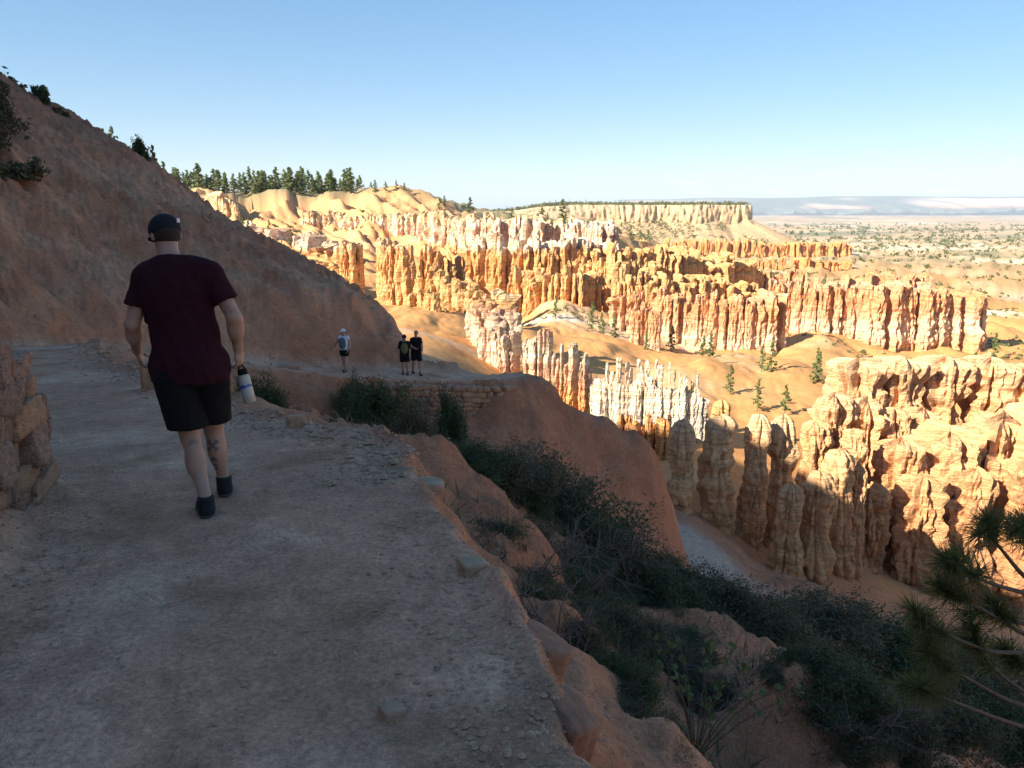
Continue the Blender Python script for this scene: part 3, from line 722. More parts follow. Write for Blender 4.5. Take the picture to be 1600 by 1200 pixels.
wall('hoodoo_row', 'ragged orange fins climbing the slope right of the towers', [(655,425,470,195),(700,440,490,188),(735,455,500,180)], 14, ROCK_ORANGE, hj=0.35, headp=0.3, sink=7, gap=0.1)
wall('hoodoo_row', 'orange hoodoos filling the bowl below the cliff wall', [(960,462,505,226),(1010,466,512,220),(1060,470,516,216),(1100,472,520,214)], 18, ROCK_FINS, hj=0.35, headp=0.3, sink=7, gap=0.15)
wall('hoodoo_row', 'low broken fins behind the long fin wall', [(1190,425,448,330),(1280,428,450,330),(1370,432,452,330),(1450,436,455,335)], 30, ROCK_FINS, hj=0.4, res=(12, 18), headp=0.2, rows=1, sink=7, gap=0.25)
wall('hoodoo_row', 'thin orange fins under the dark castle', [(890,400,440,285),(930,405,450,278),(975,415,460,272)], 14, ROCK_ORANGE, hj=0.25, headp=0.2, sink=8)
wall('rock_band', 'crumbling pale ledges among the gully pines', [(375,350,366,335),(430,362,380,318),(490,372,392,300),(540,385,404,280)], 24, ROCK_WALL, hj=0.4, res=(12, 18), rows=1, sink=6, gap=0.25)

# the near group of rounded hoodoos
HG = 'rounded hoodoos at the foot of the shaded slope'
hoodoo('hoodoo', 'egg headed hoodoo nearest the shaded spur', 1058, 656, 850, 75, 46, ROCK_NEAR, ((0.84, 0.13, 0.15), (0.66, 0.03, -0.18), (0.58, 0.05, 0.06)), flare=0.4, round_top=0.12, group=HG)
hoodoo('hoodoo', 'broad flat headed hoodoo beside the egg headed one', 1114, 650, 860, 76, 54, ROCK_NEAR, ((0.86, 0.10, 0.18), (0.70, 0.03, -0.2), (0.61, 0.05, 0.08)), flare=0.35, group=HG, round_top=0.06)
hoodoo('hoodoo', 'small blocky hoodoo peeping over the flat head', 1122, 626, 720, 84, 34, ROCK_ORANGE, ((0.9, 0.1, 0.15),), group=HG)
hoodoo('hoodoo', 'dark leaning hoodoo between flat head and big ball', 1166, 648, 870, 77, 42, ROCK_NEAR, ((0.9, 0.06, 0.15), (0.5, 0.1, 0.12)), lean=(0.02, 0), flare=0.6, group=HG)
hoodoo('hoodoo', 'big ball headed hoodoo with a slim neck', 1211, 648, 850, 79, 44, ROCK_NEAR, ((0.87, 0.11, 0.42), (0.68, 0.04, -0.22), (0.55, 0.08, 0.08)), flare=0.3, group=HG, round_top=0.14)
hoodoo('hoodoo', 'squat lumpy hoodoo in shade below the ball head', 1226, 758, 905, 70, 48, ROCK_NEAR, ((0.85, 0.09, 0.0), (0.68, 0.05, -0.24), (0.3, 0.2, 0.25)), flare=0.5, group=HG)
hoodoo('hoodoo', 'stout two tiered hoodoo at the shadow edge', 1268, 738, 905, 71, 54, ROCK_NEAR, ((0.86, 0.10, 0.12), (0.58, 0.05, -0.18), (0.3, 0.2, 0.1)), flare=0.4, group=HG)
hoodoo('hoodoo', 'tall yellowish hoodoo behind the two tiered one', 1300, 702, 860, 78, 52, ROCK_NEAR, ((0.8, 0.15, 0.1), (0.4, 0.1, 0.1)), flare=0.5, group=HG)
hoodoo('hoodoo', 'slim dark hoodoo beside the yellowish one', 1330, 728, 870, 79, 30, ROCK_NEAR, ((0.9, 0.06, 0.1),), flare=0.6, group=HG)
# the massive buttress on the right: stacked lumpy towers
def massif(name, label, items, mat):
    b0 = P(items[0][0], items[0][2], items[0][3])
    root = empty(name, b0, label, 'rock formation')
    for (px, yt, yb, d, wp, asp, heads, fl) in items:
        top = P(px, yt, d); base = P(px, yb, d); rx = wp/2/FPX*d
        SEED[0] += 2.13
        me = pillar_mesh('rock_tower', -5, top[2]-base[2], rx, rx*asp, random.uniform(-.3, .3), SEED[0], 62, 92, heads, fl, 0.12, 0.34, 0.07, (0, 0), base[2], 3.4, 0.035, 0.19, 0.45, False, 0.055, (math.radians(232), float(P(px, 822, d)[2]-base[2]), 0.30, 1.25, 0.55) if (px, yt) == (1420, 745) else None)
        link('rock_tower', me, mat, root, base-b0)
    return root
hd = ((0.93, 0.05, 0.12), (0.82, 0.03, -0.12), (0.6, 0.06, 0.08))
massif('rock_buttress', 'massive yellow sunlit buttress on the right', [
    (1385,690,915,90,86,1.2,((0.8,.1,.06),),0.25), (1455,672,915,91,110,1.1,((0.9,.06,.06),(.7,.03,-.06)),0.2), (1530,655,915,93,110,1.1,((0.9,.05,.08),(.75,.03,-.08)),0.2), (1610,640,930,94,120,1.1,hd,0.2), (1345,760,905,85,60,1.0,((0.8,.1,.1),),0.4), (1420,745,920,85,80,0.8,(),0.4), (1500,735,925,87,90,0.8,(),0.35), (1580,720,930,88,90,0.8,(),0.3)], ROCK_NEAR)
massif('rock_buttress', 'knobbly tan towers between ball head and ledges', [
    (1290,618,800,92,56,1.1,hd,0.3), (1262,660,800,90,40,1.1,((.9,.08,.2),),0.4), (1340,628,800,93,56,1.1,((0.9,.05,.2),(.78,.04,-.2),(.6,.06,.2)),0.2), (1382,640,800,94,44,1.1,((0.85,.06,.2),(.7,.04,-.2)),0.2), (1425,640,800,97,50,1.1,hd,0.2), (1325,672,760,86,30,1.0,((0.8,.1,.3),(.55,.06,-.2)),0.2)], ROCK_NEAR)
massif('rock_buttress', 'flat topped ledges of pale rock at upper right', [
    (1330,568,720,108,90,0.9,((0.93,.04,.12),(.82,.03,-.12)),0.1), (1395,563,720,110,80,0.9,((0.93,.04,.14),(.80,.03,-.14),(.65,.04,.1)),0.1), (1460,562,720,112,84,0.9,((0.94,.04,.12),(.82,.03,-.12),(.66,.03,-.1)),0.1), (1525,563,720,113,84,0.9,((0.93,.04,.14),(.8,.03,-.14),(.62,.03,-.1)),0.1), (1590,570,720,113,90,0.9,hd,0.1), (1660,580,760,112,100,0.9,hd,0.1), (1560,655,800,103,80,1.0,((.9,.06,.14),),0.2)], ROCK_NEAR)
# the mesa
def mesa():
    b0 = P(1010, 400, 1500)
    root = empty('mesa', b0, 'pale flat topped mesa with wooded top in the distance', 'mesa')
    # body: long ridge with a talus apron and a cliff band
    nx, nz = 260, 26
    s = np.linspace(-0.45, 1.0, nx); t = np.linspace(0, 1, nz)
    S, Tm = np.meshgrid(s, t, indexing='ij')
    xa, xb = P(850, 330, 1500)[0], P(1170, 330, 1500)[0]
    Xc = xa+(xb-xa)*S
    rows = []
    sl_ = sstep(0.0, 0.3, S[:, 0]); ztop = 12.0 + 1.5*noise(S[:, 0]*9, 2) - 14*(1-sstep(-0.3, 0.12, S[:, 0])); zcl = (-16 + 6*noise(S[:, 0]*11, 7))*sl_ + (ztop-3)*(1-sl_); zb = -75.0
    end = np.sqrt(np.clip(1-np.clip((S-0.93)/0.07, 0, 1)**2, 0, 1))
    V = []
    for sgn in (-1, 1):
        cl = Tm > 0.55
        tz = np.where(cl, (Tm-0.55)/0.45, Tm/0.55)
        Zq = np.where(cl, zcl[:, None]+(ztop-zcl)[:, None]*tz, zb+(zcl[:, None]-zb)*tz)
        dist = np.where(cl, 60+6*(1-tz), 60+6+150*(1-tz)**1.1)
        dist = dist + 22*noise(S*5, 3.3) + np.where(cl, 7*ridged(S*30+0.5*noise(S*17, 2), Zq*0.02, 3+sgn, 4), 10*ridged(S*22, tz*0.5, 8+sgn, 3)*tz*(1-tz)*2)
        dist = np.where(cl, dist*np.maximum(end, 0.02), dist*np.maximum(end, 0.25))
        xe = Xc + np.where(cl, 0, 120*(1-tz)*sstep(0.85, 1.0, S))
        V.append(np.stack([xe, 1500+sgn*dist, Zq], -1).reshape(-1, 3))
    n1 = nx*nz
    i, j = np.meshgrid(np.arange(nx-1), np.arange(nz-1), indexing='ij')
    F = np.stack([i*nz+j, (i+1)*nz+j, (i+1)*nz+j+1, i*nz+j+1], -1).reshape(-1, 4)
    k = np.arange(nx-1)
    top = np.stack([k*nz+nz-1, (k+1)*nz+nz-1, n1+(k+1)*nz+nz-1, n1+k*nz+nz-1], -1)
    jj = np.arange(nz-1); endf = np.stack([(nx-1)*nz+jj, n1+(nx-1)*nz+jj, n1+(nx-1)*nz+jj+1, (nx-1)*nz+jj+1], -1)
    Vv = np.concatenate(V)-b0
    link('mesa_body', mesh('mesa_body', Vv, np.concatenate([F, F[:, ::-1]+n1, top, endf]), True), ROCK_MESA, root)
    # knob at its right end
    me = pillar_mesh('end_knob', -10, 26, 9, 8, 0.2, 5.5, 18, 24, (), 0.6)
    kb = P(1163, 350, 1480); link('end_knob', me, ROCK_MESA, root, kb-b0)
mesa()
print('rocks', round(time.time()-T0, 1))

# ------------------------------------------------------------------ vegetation
BARK = plain('bark', (0.16, 0.11, 0.08), 0.9, 0.3, 30, 0.01, 40)
DRYWOOD = plain('dry_twigs', (0.13, 0.105, 0.085), 0.9, 0.25, 20)
FIR = leafmat('conifer_needles', (0.09, 0.125, 0.04), (0.19, 0.23, 0.085), 0.4, 0.15)
SHRUB = leafmat('shrub_leaves', (0.050, 0.050, 0.026), (0.13, 0.12, 0.062), 2.5, 0.2)
JUNIPER = leafmat('juniper_leaves', (0.03, 0.05, 0.02), (0.085, 0.115, 0.045), 2.5, 0.2)
SCRUB = leafmat('canyon_scrub', (0.08, 0.10, 0.035), (0.17, 0.18, 0.075), 0.5, 0.2)
ROUNDLEAF = leafmat('round_leaves', (0.075, 0.11, 0.032), (0.15, 0.19, 0.06), 5.0, 0.3)
NEEDLE = leafmat('pine_needles', (0.08, 0.095, 0.03), (0.18, 0.19, 0.065), 4.0, 0.3)

def quads(cen, size, rs, elong=1.0, axis=None):
    """randomly turned leaf quads at points cen"""
    n = len(cen)
    a = rs.normal(size=(n, 3)); a /= np.linalg.norm(a, axis=1)[:, None]
    if axis is not None: a = a*0.5 + axis; a /= np.linalg.norm(a, axis=1)[:, None]
    b = rs.normal(size=(n, 3)); b = b - a*(a*b).sum(1)[:, None]; b /= np.linalg.norm(b, axis=1)[:, None]
    s = (np.asarray(size)*np.ones(n))[:, None]
    a = a*s*elong; b = b*s/np.sqrt(elong)
    V = np.stack([cen-a, cen+b*0.8-a*0.1, cen+a, cen-b*0.8-a*0.1], 1).reshape(-1, 3)
    F = np.arange(4*n).reshape(n, 4)
    return V, F
def conifer(seed, h=13.0, spread=2.4, n=420, bare=0.12):
    rs = np.random.default_rng(seed)
    tv = tube([(0, 0, -0.6), (0.05, 0, h*0.3), (0, 0.05, h*0.7), (0, 0, h)], [h*0.017, h*0.013, h*0.007, 0.02], 6)
    parts = []; fol = []
    nb = 34
    for k in range(nb):
        t = bare + (1-bare)*(k+rs.uniform(0, 1))/nb
        L = spread*(1.02-t)**0.8*rs.uniform(0.55, 1.15)*(0.55 + 0.45*min(1, (t-bare)/0.15+0.3))
        az = rs.uniform(0, 2*np.pi); d = np.array([math.cos(az), math.sin(az), 0])
        p0 = np.array([0, 0, t*h]); p1 = p0 + d*L + np.array([0, 0, -0.18*L + 0.35*L*t])
        parts.append(tube([p0, p1], [0.035, 0.012], 3))
        m = max(4, int(n/nb*(0.5+L/spread)))
        u = rs.uniform(0.25, 1.05, m)[:, None]
        c = p0 + (p1-p0)*u + rs.normal(size=(m, 3))*np.array([1, 1, 0.6])*0.16*(0.4+L*0.45)
        fol.append(c)
    c = np.concatenate(fol)
    fv = quads(c, h*0.030*rs.uniform(0.7, 1.4, len(c)), rs, 1.5)
    V, F = join([tv]+parts)
    return (V, F), fv
def bush(seed, rx, rz, nleaf=2600, leaf=0.03, stems=16, elong=1.6, droop=0.0, upright=0.0):
    """rounded shrub: branching stems and leaf clumps of uneven outline"""
    rs = np.random.default_rng(seed)
    st = []; tips = []
    for k in range(stems):
        az = rs.uniform(0, 2*np.pi); el = rs.uniform(0.15, 1.45)
        d = np.array([math.cos(az)*math.cos(el), math.sin(az)*math.cos(el), math.sin(el)])
        L = rs.uniform(0.6, 1.12)
        end = d*np.array([rx, rx, rz])*L
        mid = end*0.5 + rs.normal(size=3)*0.08*rx + np.array([0, 0, 0.06*rz])
        st.append(tube(spline([(0, 0, -0.15), mid*0.5, mid, end], 6), np.linspace(0.018, 0.004, 6)*max(rx, 0.5), 4))
        for q in range(5):
            u = rs.uniform(0.35, 1.0); p = mid+(end-mid)*u
            e = p + rs.normal(size=3)*np.array([rx, rx, rz])*0.20
            st.append(tube([p, (p+e)/2+rs.normal(size=3)*0.02, e], [0.006*max(rx, .5), 0.004, 0.002], 3))
            tips.append(e); tips.append((p+e)/2)
        tips.append(end)
    tips = np.array(tips)
    k = rs.integers(0, len(tips), nleaf)
    c = tips[k] + rs.normal(size=(nleaf, 3))*np.array([rx, rx, rz])*0.085
    c[:, 2] = np.where(c[:, 2] < -0.05*rz, np.abs(c[:, 2])*0.3, c[:, 2])
    fv = quads(c, leaf*rs.uniform(0.6, 1.4, nleaf), rs, elong)
    return join(st), fv
def veg_thing(name, data, mleaf, label, cat, loc, group=None, wood=BARK, leafname='foliage', woodname='stems', rz=0.0, sc=1.0):
    (sv_, sf), (lv, lf) = data
    o = empty(name, loc, label, cat, group)
    link(woodname, mesh(woodname, sv_, sf, True), wood, o)
    link(leafname, mesh(leafname, lv, lf, False), mleaf, o)
    o.rotation_euler = (0, 0, rz); o.scale = (sc, sc, sc)
    return o
def onground(px, py, d, sink=0.0):
    p = P(px, py, d); return np.array([p[0], p[1], gz(p[0], p[1])-sink])

# pines on the rim
fir_data = [conifer(100+i, 13.0, (2.9, 3.5, 2.5, 3.8, 3.1)[i], 420, (0.1, 0.2, 0.06, 0.28, 0.12)[i]) for i in range(5)]
protos = []
GP = 'pines along the canyon rim'
rim_line = [(245,285,430),(330,296,425),(440,301,425),(520,304,425),(600,299,425)]
cnt = 0
spots = []
for k in range(150):
    t = random.random()**0.9*(len(rim_line)-1); i = min(int(t), len(rim_line)-2); f = t-i
    a = np.array(rim_line[i])*(1-f)+np.array(rim_line[i+1])*f
    spots.append((a[0]+random.uniform(-6, 6), 424+abs(random.gauss(0, 1))*45, random.uniform(0.45, 1.05), 'dark pine in the row along the wooded canyon rim'))
for q in [(596,412,0.5),(612,408,0.42),(628,410,0.4),(640,409,0.36)]: spots.append((q[0], q[1], q[2], 'little pine on the bare knoll of the rim'))
for q in [(692,402,0.55),(699,410,0.4),(737,412,0.7),(741,398,0.4),(845,400,0.75),(853,405,0.5),(876,420,0.8),(880,405,0.55),(800,430,0.6)]: spots.append((q[0], q[1], q[2], 'lone small pine on top of the cream cliff wall'))
for k, (px, d, sc, lb) in enumerate(spots):
    x = (px-800)/FPX*d*1.02; z = gz(x, d)
    v = k % 5
    grp = GP if 'row' in lb else ('small pines on the rim knoll' if 'knoll' in lb else 'small pines on the cliff top')
    if k < 5:
        o = veg_thing('pine_tree', fir_data[v], FIR, lb, 'pine tree', (x, d, z-0.3), grp, woodname='trunk', leafname='crown', rz=random.uniform(0, 6), sc=sc)
        protos.append(o)
    else:
        copy_thing(protos[v], (x, d, z-0.3), random.uniform(0, 6), (sc*1.45, sc*1.45, sc), lb, grp)
# pines and scrub among the hoodoos
for (px, py, d, sc) in [(1140,625,140,.42),(1183,640,132,.46),(1226,645,130,.42),(868,515,215,.5),(925,520,205,.6),(940,525,200,.45),(960,530,196,.5),(1010,555,182,.35),(1050,540,195,.5),(1098,560,165,.4),(1110,548,180,.5),(1190,575,160,.45),(1205,578,158,.55),(1275,590,152,.55),(1280,575,160,.4),
                        (1475,520,235,.5),(1480,535,230,.4),(1555,545,215,.6),(740,530,140,.35),(745,500,160,.35),(1430,560,170,.35),(1000,385,560,.6),(985,388,520,.7),(1012,388,540,.6),(380,345,330,.7),(372,348,325,.6),(388,352,322,.75),(420,350,320,.5),(440,375,295,.45),(455,362,310,.55),(470,380,290,.4),(405,372,300,.55),(482,352,320,.4),(1290,432,420,.6),(1195,425,430,.6),(1105,418,430,.5)]:
    p = P(px, py, d); z = gz(p[0], p[1])
    uniq = {1140: 'leftmost of three pines on the smooth orange slope', 1183: 'middle pine of three on the smooth orange slope', 1226: 'rightmost of three pines on the smooth orange slope', 1555: 'lone pine right of the long fin wall', 740: 'small pine left of the white hoodoo cluster', 745: 'small pine above the white hoodoo cluster', 1430: 'small pine behind the pale ledges', 1290: 'pine in the scrub behind the long fin wall'}
    lb = uniq.get(px) or ('small pine in the gully beneath the rim slope' if px < 500 else 'small pine below the foot of the cliff wall' if px < 970 else 'tiny dark pine in scrub below the mesa' if py < 430 else 'small pine at the foot of the red and white fins' if px > 1400 or py < 560 else 'small pine along the smooth orange ridge')
    copy_thing(protos[random.choice([0, 1, 2, 4])], (p[0], p[1], z-0.2), random.uniform(0, 6), sc, lb, 'small pines among the hoodoos')
# trees peeping over the hillside crest
for (px, py, d, sc, v, lb) in [(165,246,62,.22,1,'pale small pine tip just over the hillside crest'),(178,252,62,.25,3,'leaning small pine over the hillside crest'),(243,290,58,.27,2,'airy young pine beside the dark crest juniper'),(258,296,75,.25,0,'slender pine at the right of the crest juniper')]:
    p = P(px, py, d)
    copy_thing(protos[v], p-np.array([0, 0, 0.8]), random.uniform(0, 6), sc, lb, 'young pines behind the hillside crest')
jun = bush(31, 0.55, 0.9, 2400, 0.045, 20)
p = P(68, 183, 46.2); veg_thing('juniper', jun, JUNIPER, 'round dark juniper on the skyline of the hillside', 'juniper', (p[0], p[1], gz(p[0], p[1])-0.1))
p = P(222, 270, 44.5); veg_thing('juniper', bush(32, 0.45, 0.85, 2200, 0.045, 18), JUNIPER, 'dark upright juniper where hillside meets the rim pines', 'juniper', (p[0], p[1], gz(p[0], p[1])-0.1))
for k, (px, py, sc) in enumerate([(92,198,.5),(104,207,.4),(20,150,.35),(40,163,.3)]):
    p = P(px, py, 46); veg_thing('shrub', bush(40+k, 0.5, 0.45, 700, 0.04, 10), SHRUB, ('small scrubby bush right of the skyline juniper','tiny bush lowest beside the skyline juniper','low tuft near the top left of the crest','grassy tuft between corner and skyline juniper')[k], 'shrub', (p[0], p[1], gz(p[0], p[1])-0.05), sc=sc*1.6)
p = P(-8, 262, 33); veg_thing('shrub', bush(50, 1.5, 2.3, 5200, 0.07, 26), SHRUB, 'dark bush at the left edge of the hillside', 'shrub', (p[0], p[1], gz(p[0], p[1])-0.2))
p = P(20, 285, 32); veg_thing('shrub', bush(51, 1.1, 0.7, 2600, 0.06, 18), SHRUB, 'low dark bush at the foot of the left edge bush', 'shrub', (p[0], p[1], gz(p[0], p[1])-0.2))

# bushes in the gully and on the near slope
BP = []
for q in range(6):
    mat = JUNIPER if q % 3 == 0 else SHRUB
    BP.append((bush(60+q, 1.0, 1.0, 13000, 0.019, 44, 2.2), mat))
bush_made = {}
def slope_bush(px, py, d0, d1, rx, rz, v, label):
    p = hit(px, py, d0, d1); k_ = math.hypot(p[0], p[1])/FPX; rx = rx*76*k_; rz = rz*74*k_; sc = (rx, rx, rz)
    z = p - np.array([0, 0, 0.12])
    if v not in bush_made:
        o = veg_thing('shrub', BP[v][0], BP[v][1], label, 'shrub', z, 'dark bushes below the trail'); o.scale = sc; bush_made[v] = o
        o.rotation_euler = (0, 0, px*0.37)
        return o
    return copy_thing(bush_made[v], z, px*0.37, sc, label, 'dark bushes below the trail')
for k, (px, py, d0, d1, rx, rz, lb) in enumerate([
    (402,658,12,30,.6,.95,'dark bush behind the water bottle'),(438,670,12,30,.4,.5,'low bush right of the one behind the bottle'),
    (550,655,18,34,.5,.8,'dark bush just below the hiker in white'),(588,690,18,34,.85,1.25,'large grey green bush left of the round juniper'),(640,705,16,34,.7,.95,'bush leaning against the round juniper'),(572,706,14,34,.6,.6,'bush at the foot of the grey green bush'),
    (725,735,10,30,.9,.7,'topmost bush of the dark belt beside the spur'),(785,765,10,30,1.2,1.0,'second bush down the dark belt beside the spur'),(845,800,10,30,1.4,1.2,'broad bush midway down the dark belt'),(905,850,10,30,1.4,1.2,'bush below the broad one in the dark belt'),(955,895,10,30,1.3,1.1,'bush low in the dark belt above the bare twigs'),
    (820,860,8,30,.8,.6,'thin bush on the near side of the dark belt'),(880,915,8,30,.8,.55,'thin bush under the dark belt'),(1085,965,12,32,1.2,1.0,'dark bush beside the pale talus'),(1130,985,12,32,1.0,.9,'dark bush right of the talus bush'),(1020,940,10,30,1.0,.8,'low bush left of the talus bush'),
    (1200,1015,10,32,1.3,1.0,'wide bush above the round leaved plant'),(1270,1010,10,34,1.5,1.1,'bush at the lower edge of the red slope'),(1350,1045,9,34,1.5,1.1,'bush left of the pine branches'),(1440,1080,8,34,1.5,1.2,'dark bush under the tips of the pine branches'),(1540,1110,7,34,1.5,1.4,'dark bush behind the lower pine branches'),
    (1290,1095,6,30,1.2,.95,'dark bush right of the round leaved plant'),(1380,1130,6,30,1.2,1.0,'dark bush in the brush at lower right'),(1480,1160,5,30,1.1,1.0,'dense dark bush near the lower right corner'),(1570,1190,5,30,1.1,1.1,'bush filling the lower right corner'),(1330,1185,4,30,.8,.7,'dark bush at the bottom edge right of the gravel slope'),(1420,1200,4,30,.9,.8,'dark bush at the bottom edge left of the corner'),
    (825,950,5,30,.7,.6,'small bush beside the trail edge slabs'),(900,1015,4.5,30,.9,.8,'scrubby bush right of the trail edge'),(960,1000,5,30,1.0,.85,'scrubby bush among the bare twigs'),(960,1090,4,30,1.0,.9,'dark bush right of the lower slab'),(1020,1175,3.5,30,1.1,1.0,'dark bush lowest beside the trail edge'),(1050,1050,4.5,30,1.1,.9,'dark bush behind the round leaved plant'),(775,865,6,30,.7,.5,'small tuft under the overhanging trail edge')]):
    slope_bush(px, py, d0, d1, rx, rz, k % 6, lb)
for k in range(42):
    py = random.uniform(870, 1190); px = random.uniform(790+(py-870)*0.55, 1330+(py-870)*0.7)
    if 1150 < px < 1260 and py > 1090: continue
    slope_bush(px, py, 3.5, 34, random.uniform(.45, .85), random.uniform(.35, .7), k % 6, 'low dark bush in the brush covering the near slope')
for k in range(22):
    py = random.uniform(800, 1190); px = 735+(py-800)*0.62+random.uniform(20, 210)
    slope_bush(px, py, 3.0, 34, random.uniform(.4, .75), random.uniform(.3, .6), k % 6, 'low scrubby bush on the bank just below the path edge')
veg_thing('juniper', bush(166, 0.70, 1.75, 11000, 0.028, 44), JUNIPER, 'round dense juniper in front of the stone retaining wall', 'juniper', hit(706, 692, 16, 32)-np.array([0, 0, .1]))
# bare twiggy shrubs
def twigs(seed, r, h, n=12):
    rs = np.random.default_rng(seed); out = []
    for k in range(n):
        az = rs.uniform(0, 6.28); e = np.array([math.cos(az)*r, math.sin(az)*r, h*rs.uniform(.5, 1)])*rs.uniform(.6, 1)
        m = e*0.5+rs.normal(size=3)*0.1*r
        out.append(tube(spline([(0, 0, -.1), m, e], 6), np.linspace(0.007, 0.002, 6), 4))
        for q in range(7):
            u = rs.uniform(.3, .95); p0 = m+(e-m)*u; p1 = p0+rs.normal(size=3)*0.22*r+np.array([0, 0, .08*h])
            out.append(tube([p0, (p0+p1)/2+rs.normal(size=3)*.02, p1], [0.005, 0.003, 0.0015], 3))
    return join(out)
for k, (px, py, d, r, h, lb) in enumerate([(905,925,13,.75,.85,'bare grey twiggy shrub in the middle of the slope'),(830,905,11,.5,.5,'bare twigs left of the middle twiggy shrub'),(960,900,14,.6,.6,'bare twigs right of the middle twiggy shrub'),(870,1000,8,.45,.5,'dry twigs beside the trail edge'),(1330,1160,7,.5,.55,'grey twigs in the lower right brush'),(1090,1120,5.5,.4,.5,'dry stalks under the round leaved plant')]):
    V, F = twigs(200+k, r, h); o = link('dry_shrub', mesh('dry_shrub', V, F, True), DRYWOOD, None, hit(px, py, d*0.5, d*2.2)); tag(o, lb, 'dry shrub', 'bare twiggy shrubs on the slope')
# dry grass on the slope
def grass():
    rs = np.random.default_rng(5); n = 5200
    x = rs.uniform(-2, 12, n); y = rs.uniform(4, 26, n)
    h, tm, sd, st = ground(x, y, True)
    cl = fbm(x*0.5, y*0.5, 3, 3)
    k = (sd > 1.5) & (cl > -0.2); x, y, h = x[k], y[k], h[k]
    parts = []
    for i in range(len(x)):
        for b_ in range(7):
            d = rs.normal(size=3)*np.array([.09, .09, 0]); L = rs.uniform(.08, .22); s = rs.normal(size=2)*0.004
            p = np.array([x[i], y[i], h[i]-0.01])+rs.normal(size=3)*np.array([.05, .05, 0])
            parts.append([p+np.array([s[0]+.003, s[1], 0]), p-np.array([s[0]+.003, s[1], 0]), p+d+np.array([0, 0, L])])
    V = np.array(parts).reshape(-1, 3); F = np.arange(len(V)).reshape(-1, 3)
    o = link('dry_grass', mesh('dry_grass', V, F, False), plain('dry_grass', (0.16, 0.13, 0.075), 0.9, 0.3, 3)); tag(o, 'sparse dry grass on the shaded slope', 'grass', kind='stuff')
grass()
# far scrub dotted over the canyon and the valley
def far_scrub():
    rs = np.random.default_rng(9); n = 13000
    d = np.exp(rs.uniform(math.log(170), math.log(6500), n)); px = rs.uniform(240, 2000, n)
    x = (px-800)/FPX*d; y = d
    den = fbm(x*0.012, y*0.012, 3, 3)
    k = (den > 0.0) & ~((d > 395) & (d < 1500) & (x < 60)); k &= (px > 640) | (d > 250)
    x, y, d = x[k], y[k], d[k]; z = ground(x, y)
    parts = []
    m = 9
    s = rs.uniform(0.35, 1.0, len(x))*np.clip(d/350, 0.7, 9)
    c = np.stack([x, y, z], 1)[:, None, :] + rs.normal(size=(len(x), m, 3))*np.array([.55, .55, .4])*s[:, None, None] + np.array([0, 0, 0.55])*s[:, None, None]
    V, F = quads(c.reshape(-1, 3), np.repeat(s*0.6, m), rs, 1.2)
    o = link('canyon_scrub', mesh('canyon_scrub', V, F, False), SCRUB); tag(o, 'green scrub dotted over the sunlit canyon and valley', 'scrub', kind='stuff')
    # woods on the mesa top and its slope
    n = 2600; px = rs.uniform(845, 1150, n); tt = rs.uniform(0, 1, n); up = rs.uniform(0, 1, n) < 0.55
    px = np.where(rs.uniform(0, 1, n) < 0.25, rs.uniform(740, 900, n), px)
    x = (px-800)/FPX*1500
    y = np.where(up, 1500+rs.uniform(-52, 40, n), 1500-75-150*(1-tt)); ss = (x-P(850, 330, 1500)[0])/(P(1170, 330, 1500)[0]-P(850, 330, 1500)[0]); z = np.where(up, 12.5-14*(1-sstep(-0.3, 0.12, ss)), -75+59*tt**1.1)
    s = rs.uniform(1.2, 2.6, n)
    keep = up | (fbm(px*0.02, tt*2, 4, 3) > -0.1); x, y, z, s = x[keep], y[keep], z[keep], s[keep]
    c = np.stack([x, y, z], 1)[:, None, :] + rs.normal(size=(len(x), 7, 3))*np.array([.7, .7, .7])*s[:, None, None]+np.array([0, 0, 1.0])*s[:, None, None]
    V, F = quads(c.reshape(-1, 3), np.repeat(s*0.7, 7), rs, 1.1)
    o = link('mesa_scrub', mesh('mesa_scrub', V, F, False), SCRUB); tag(o, 'dark scrub and trees covering the distant mesa', 'scrub', kind='stuff')
far_scrub()

# round leaved plant
def manzanita():
    rs = np.random.default_rng(77)
    base = onground(1090, 1130, 5.6)
    o = empty('round_leaved_shrub', base, 'leafy shrub with large round green leaves on the slope', 'shrub')
    a = np.linspace(0, 2*np.pi, 9)[:-1]
    lv = np.concatenate([[(0, 0, 0)], np.stack([0.5+0.5*np.cos(a), 0.45*np.sin(a), 0.05*np.cos(2*a)], 1)])
    lf = np.array([(0, i+1, (i+1) % 8+1) for i in range(8)])
    lme = mesh('leaf', lv, lf, True); lme.materials.append(ROUNDLEAF)
    st = []; n = 0
    for k, (px, py, d) in enumerate([(1010,985,5.9),(1030,960,6.0),(1060,990,5.8),(1095,1010,5.7),(1120,1000,5.6),(1160,985,5.5),(1175,1030,5.4),(1210,1050,5.3),(1230,1075,5.2),(1060,1050,5.4),(1130,1060,5.3),(1020,1030,5.6),(1180,1085,5.2),(1270,1070,5.4)]):
        e = P(px, py, d)-base
        m = e*np.array([.45, .45, .55])+rs.normal(size=3)*0.04
        pts = spline([(0, 0, -.05), m, e], 8); st.append(tube(pts, np.linspace(0.007, 0.0025, 8), 4))
        for q in range(9):
            u = rs.uniform(0.5, 1.0); i = int(u*7); p = pts[min(i, 7)] + rs.normal(size=3)*0.012
            lo = link('leaf', lme, None, o, p); s = rs.uniform(0.036, 0.06)
            lo.scale = (s, s, s); lo.rotation_euler = (rs.uniform(-1.2, 1.2), rs.uniform(-1.4, 0.5), rs.uniform(0, 6.28)); n += 1
    V, F = join(st); link('stem', mesh('stem', V, F, True), BARK, o)
manzanita()

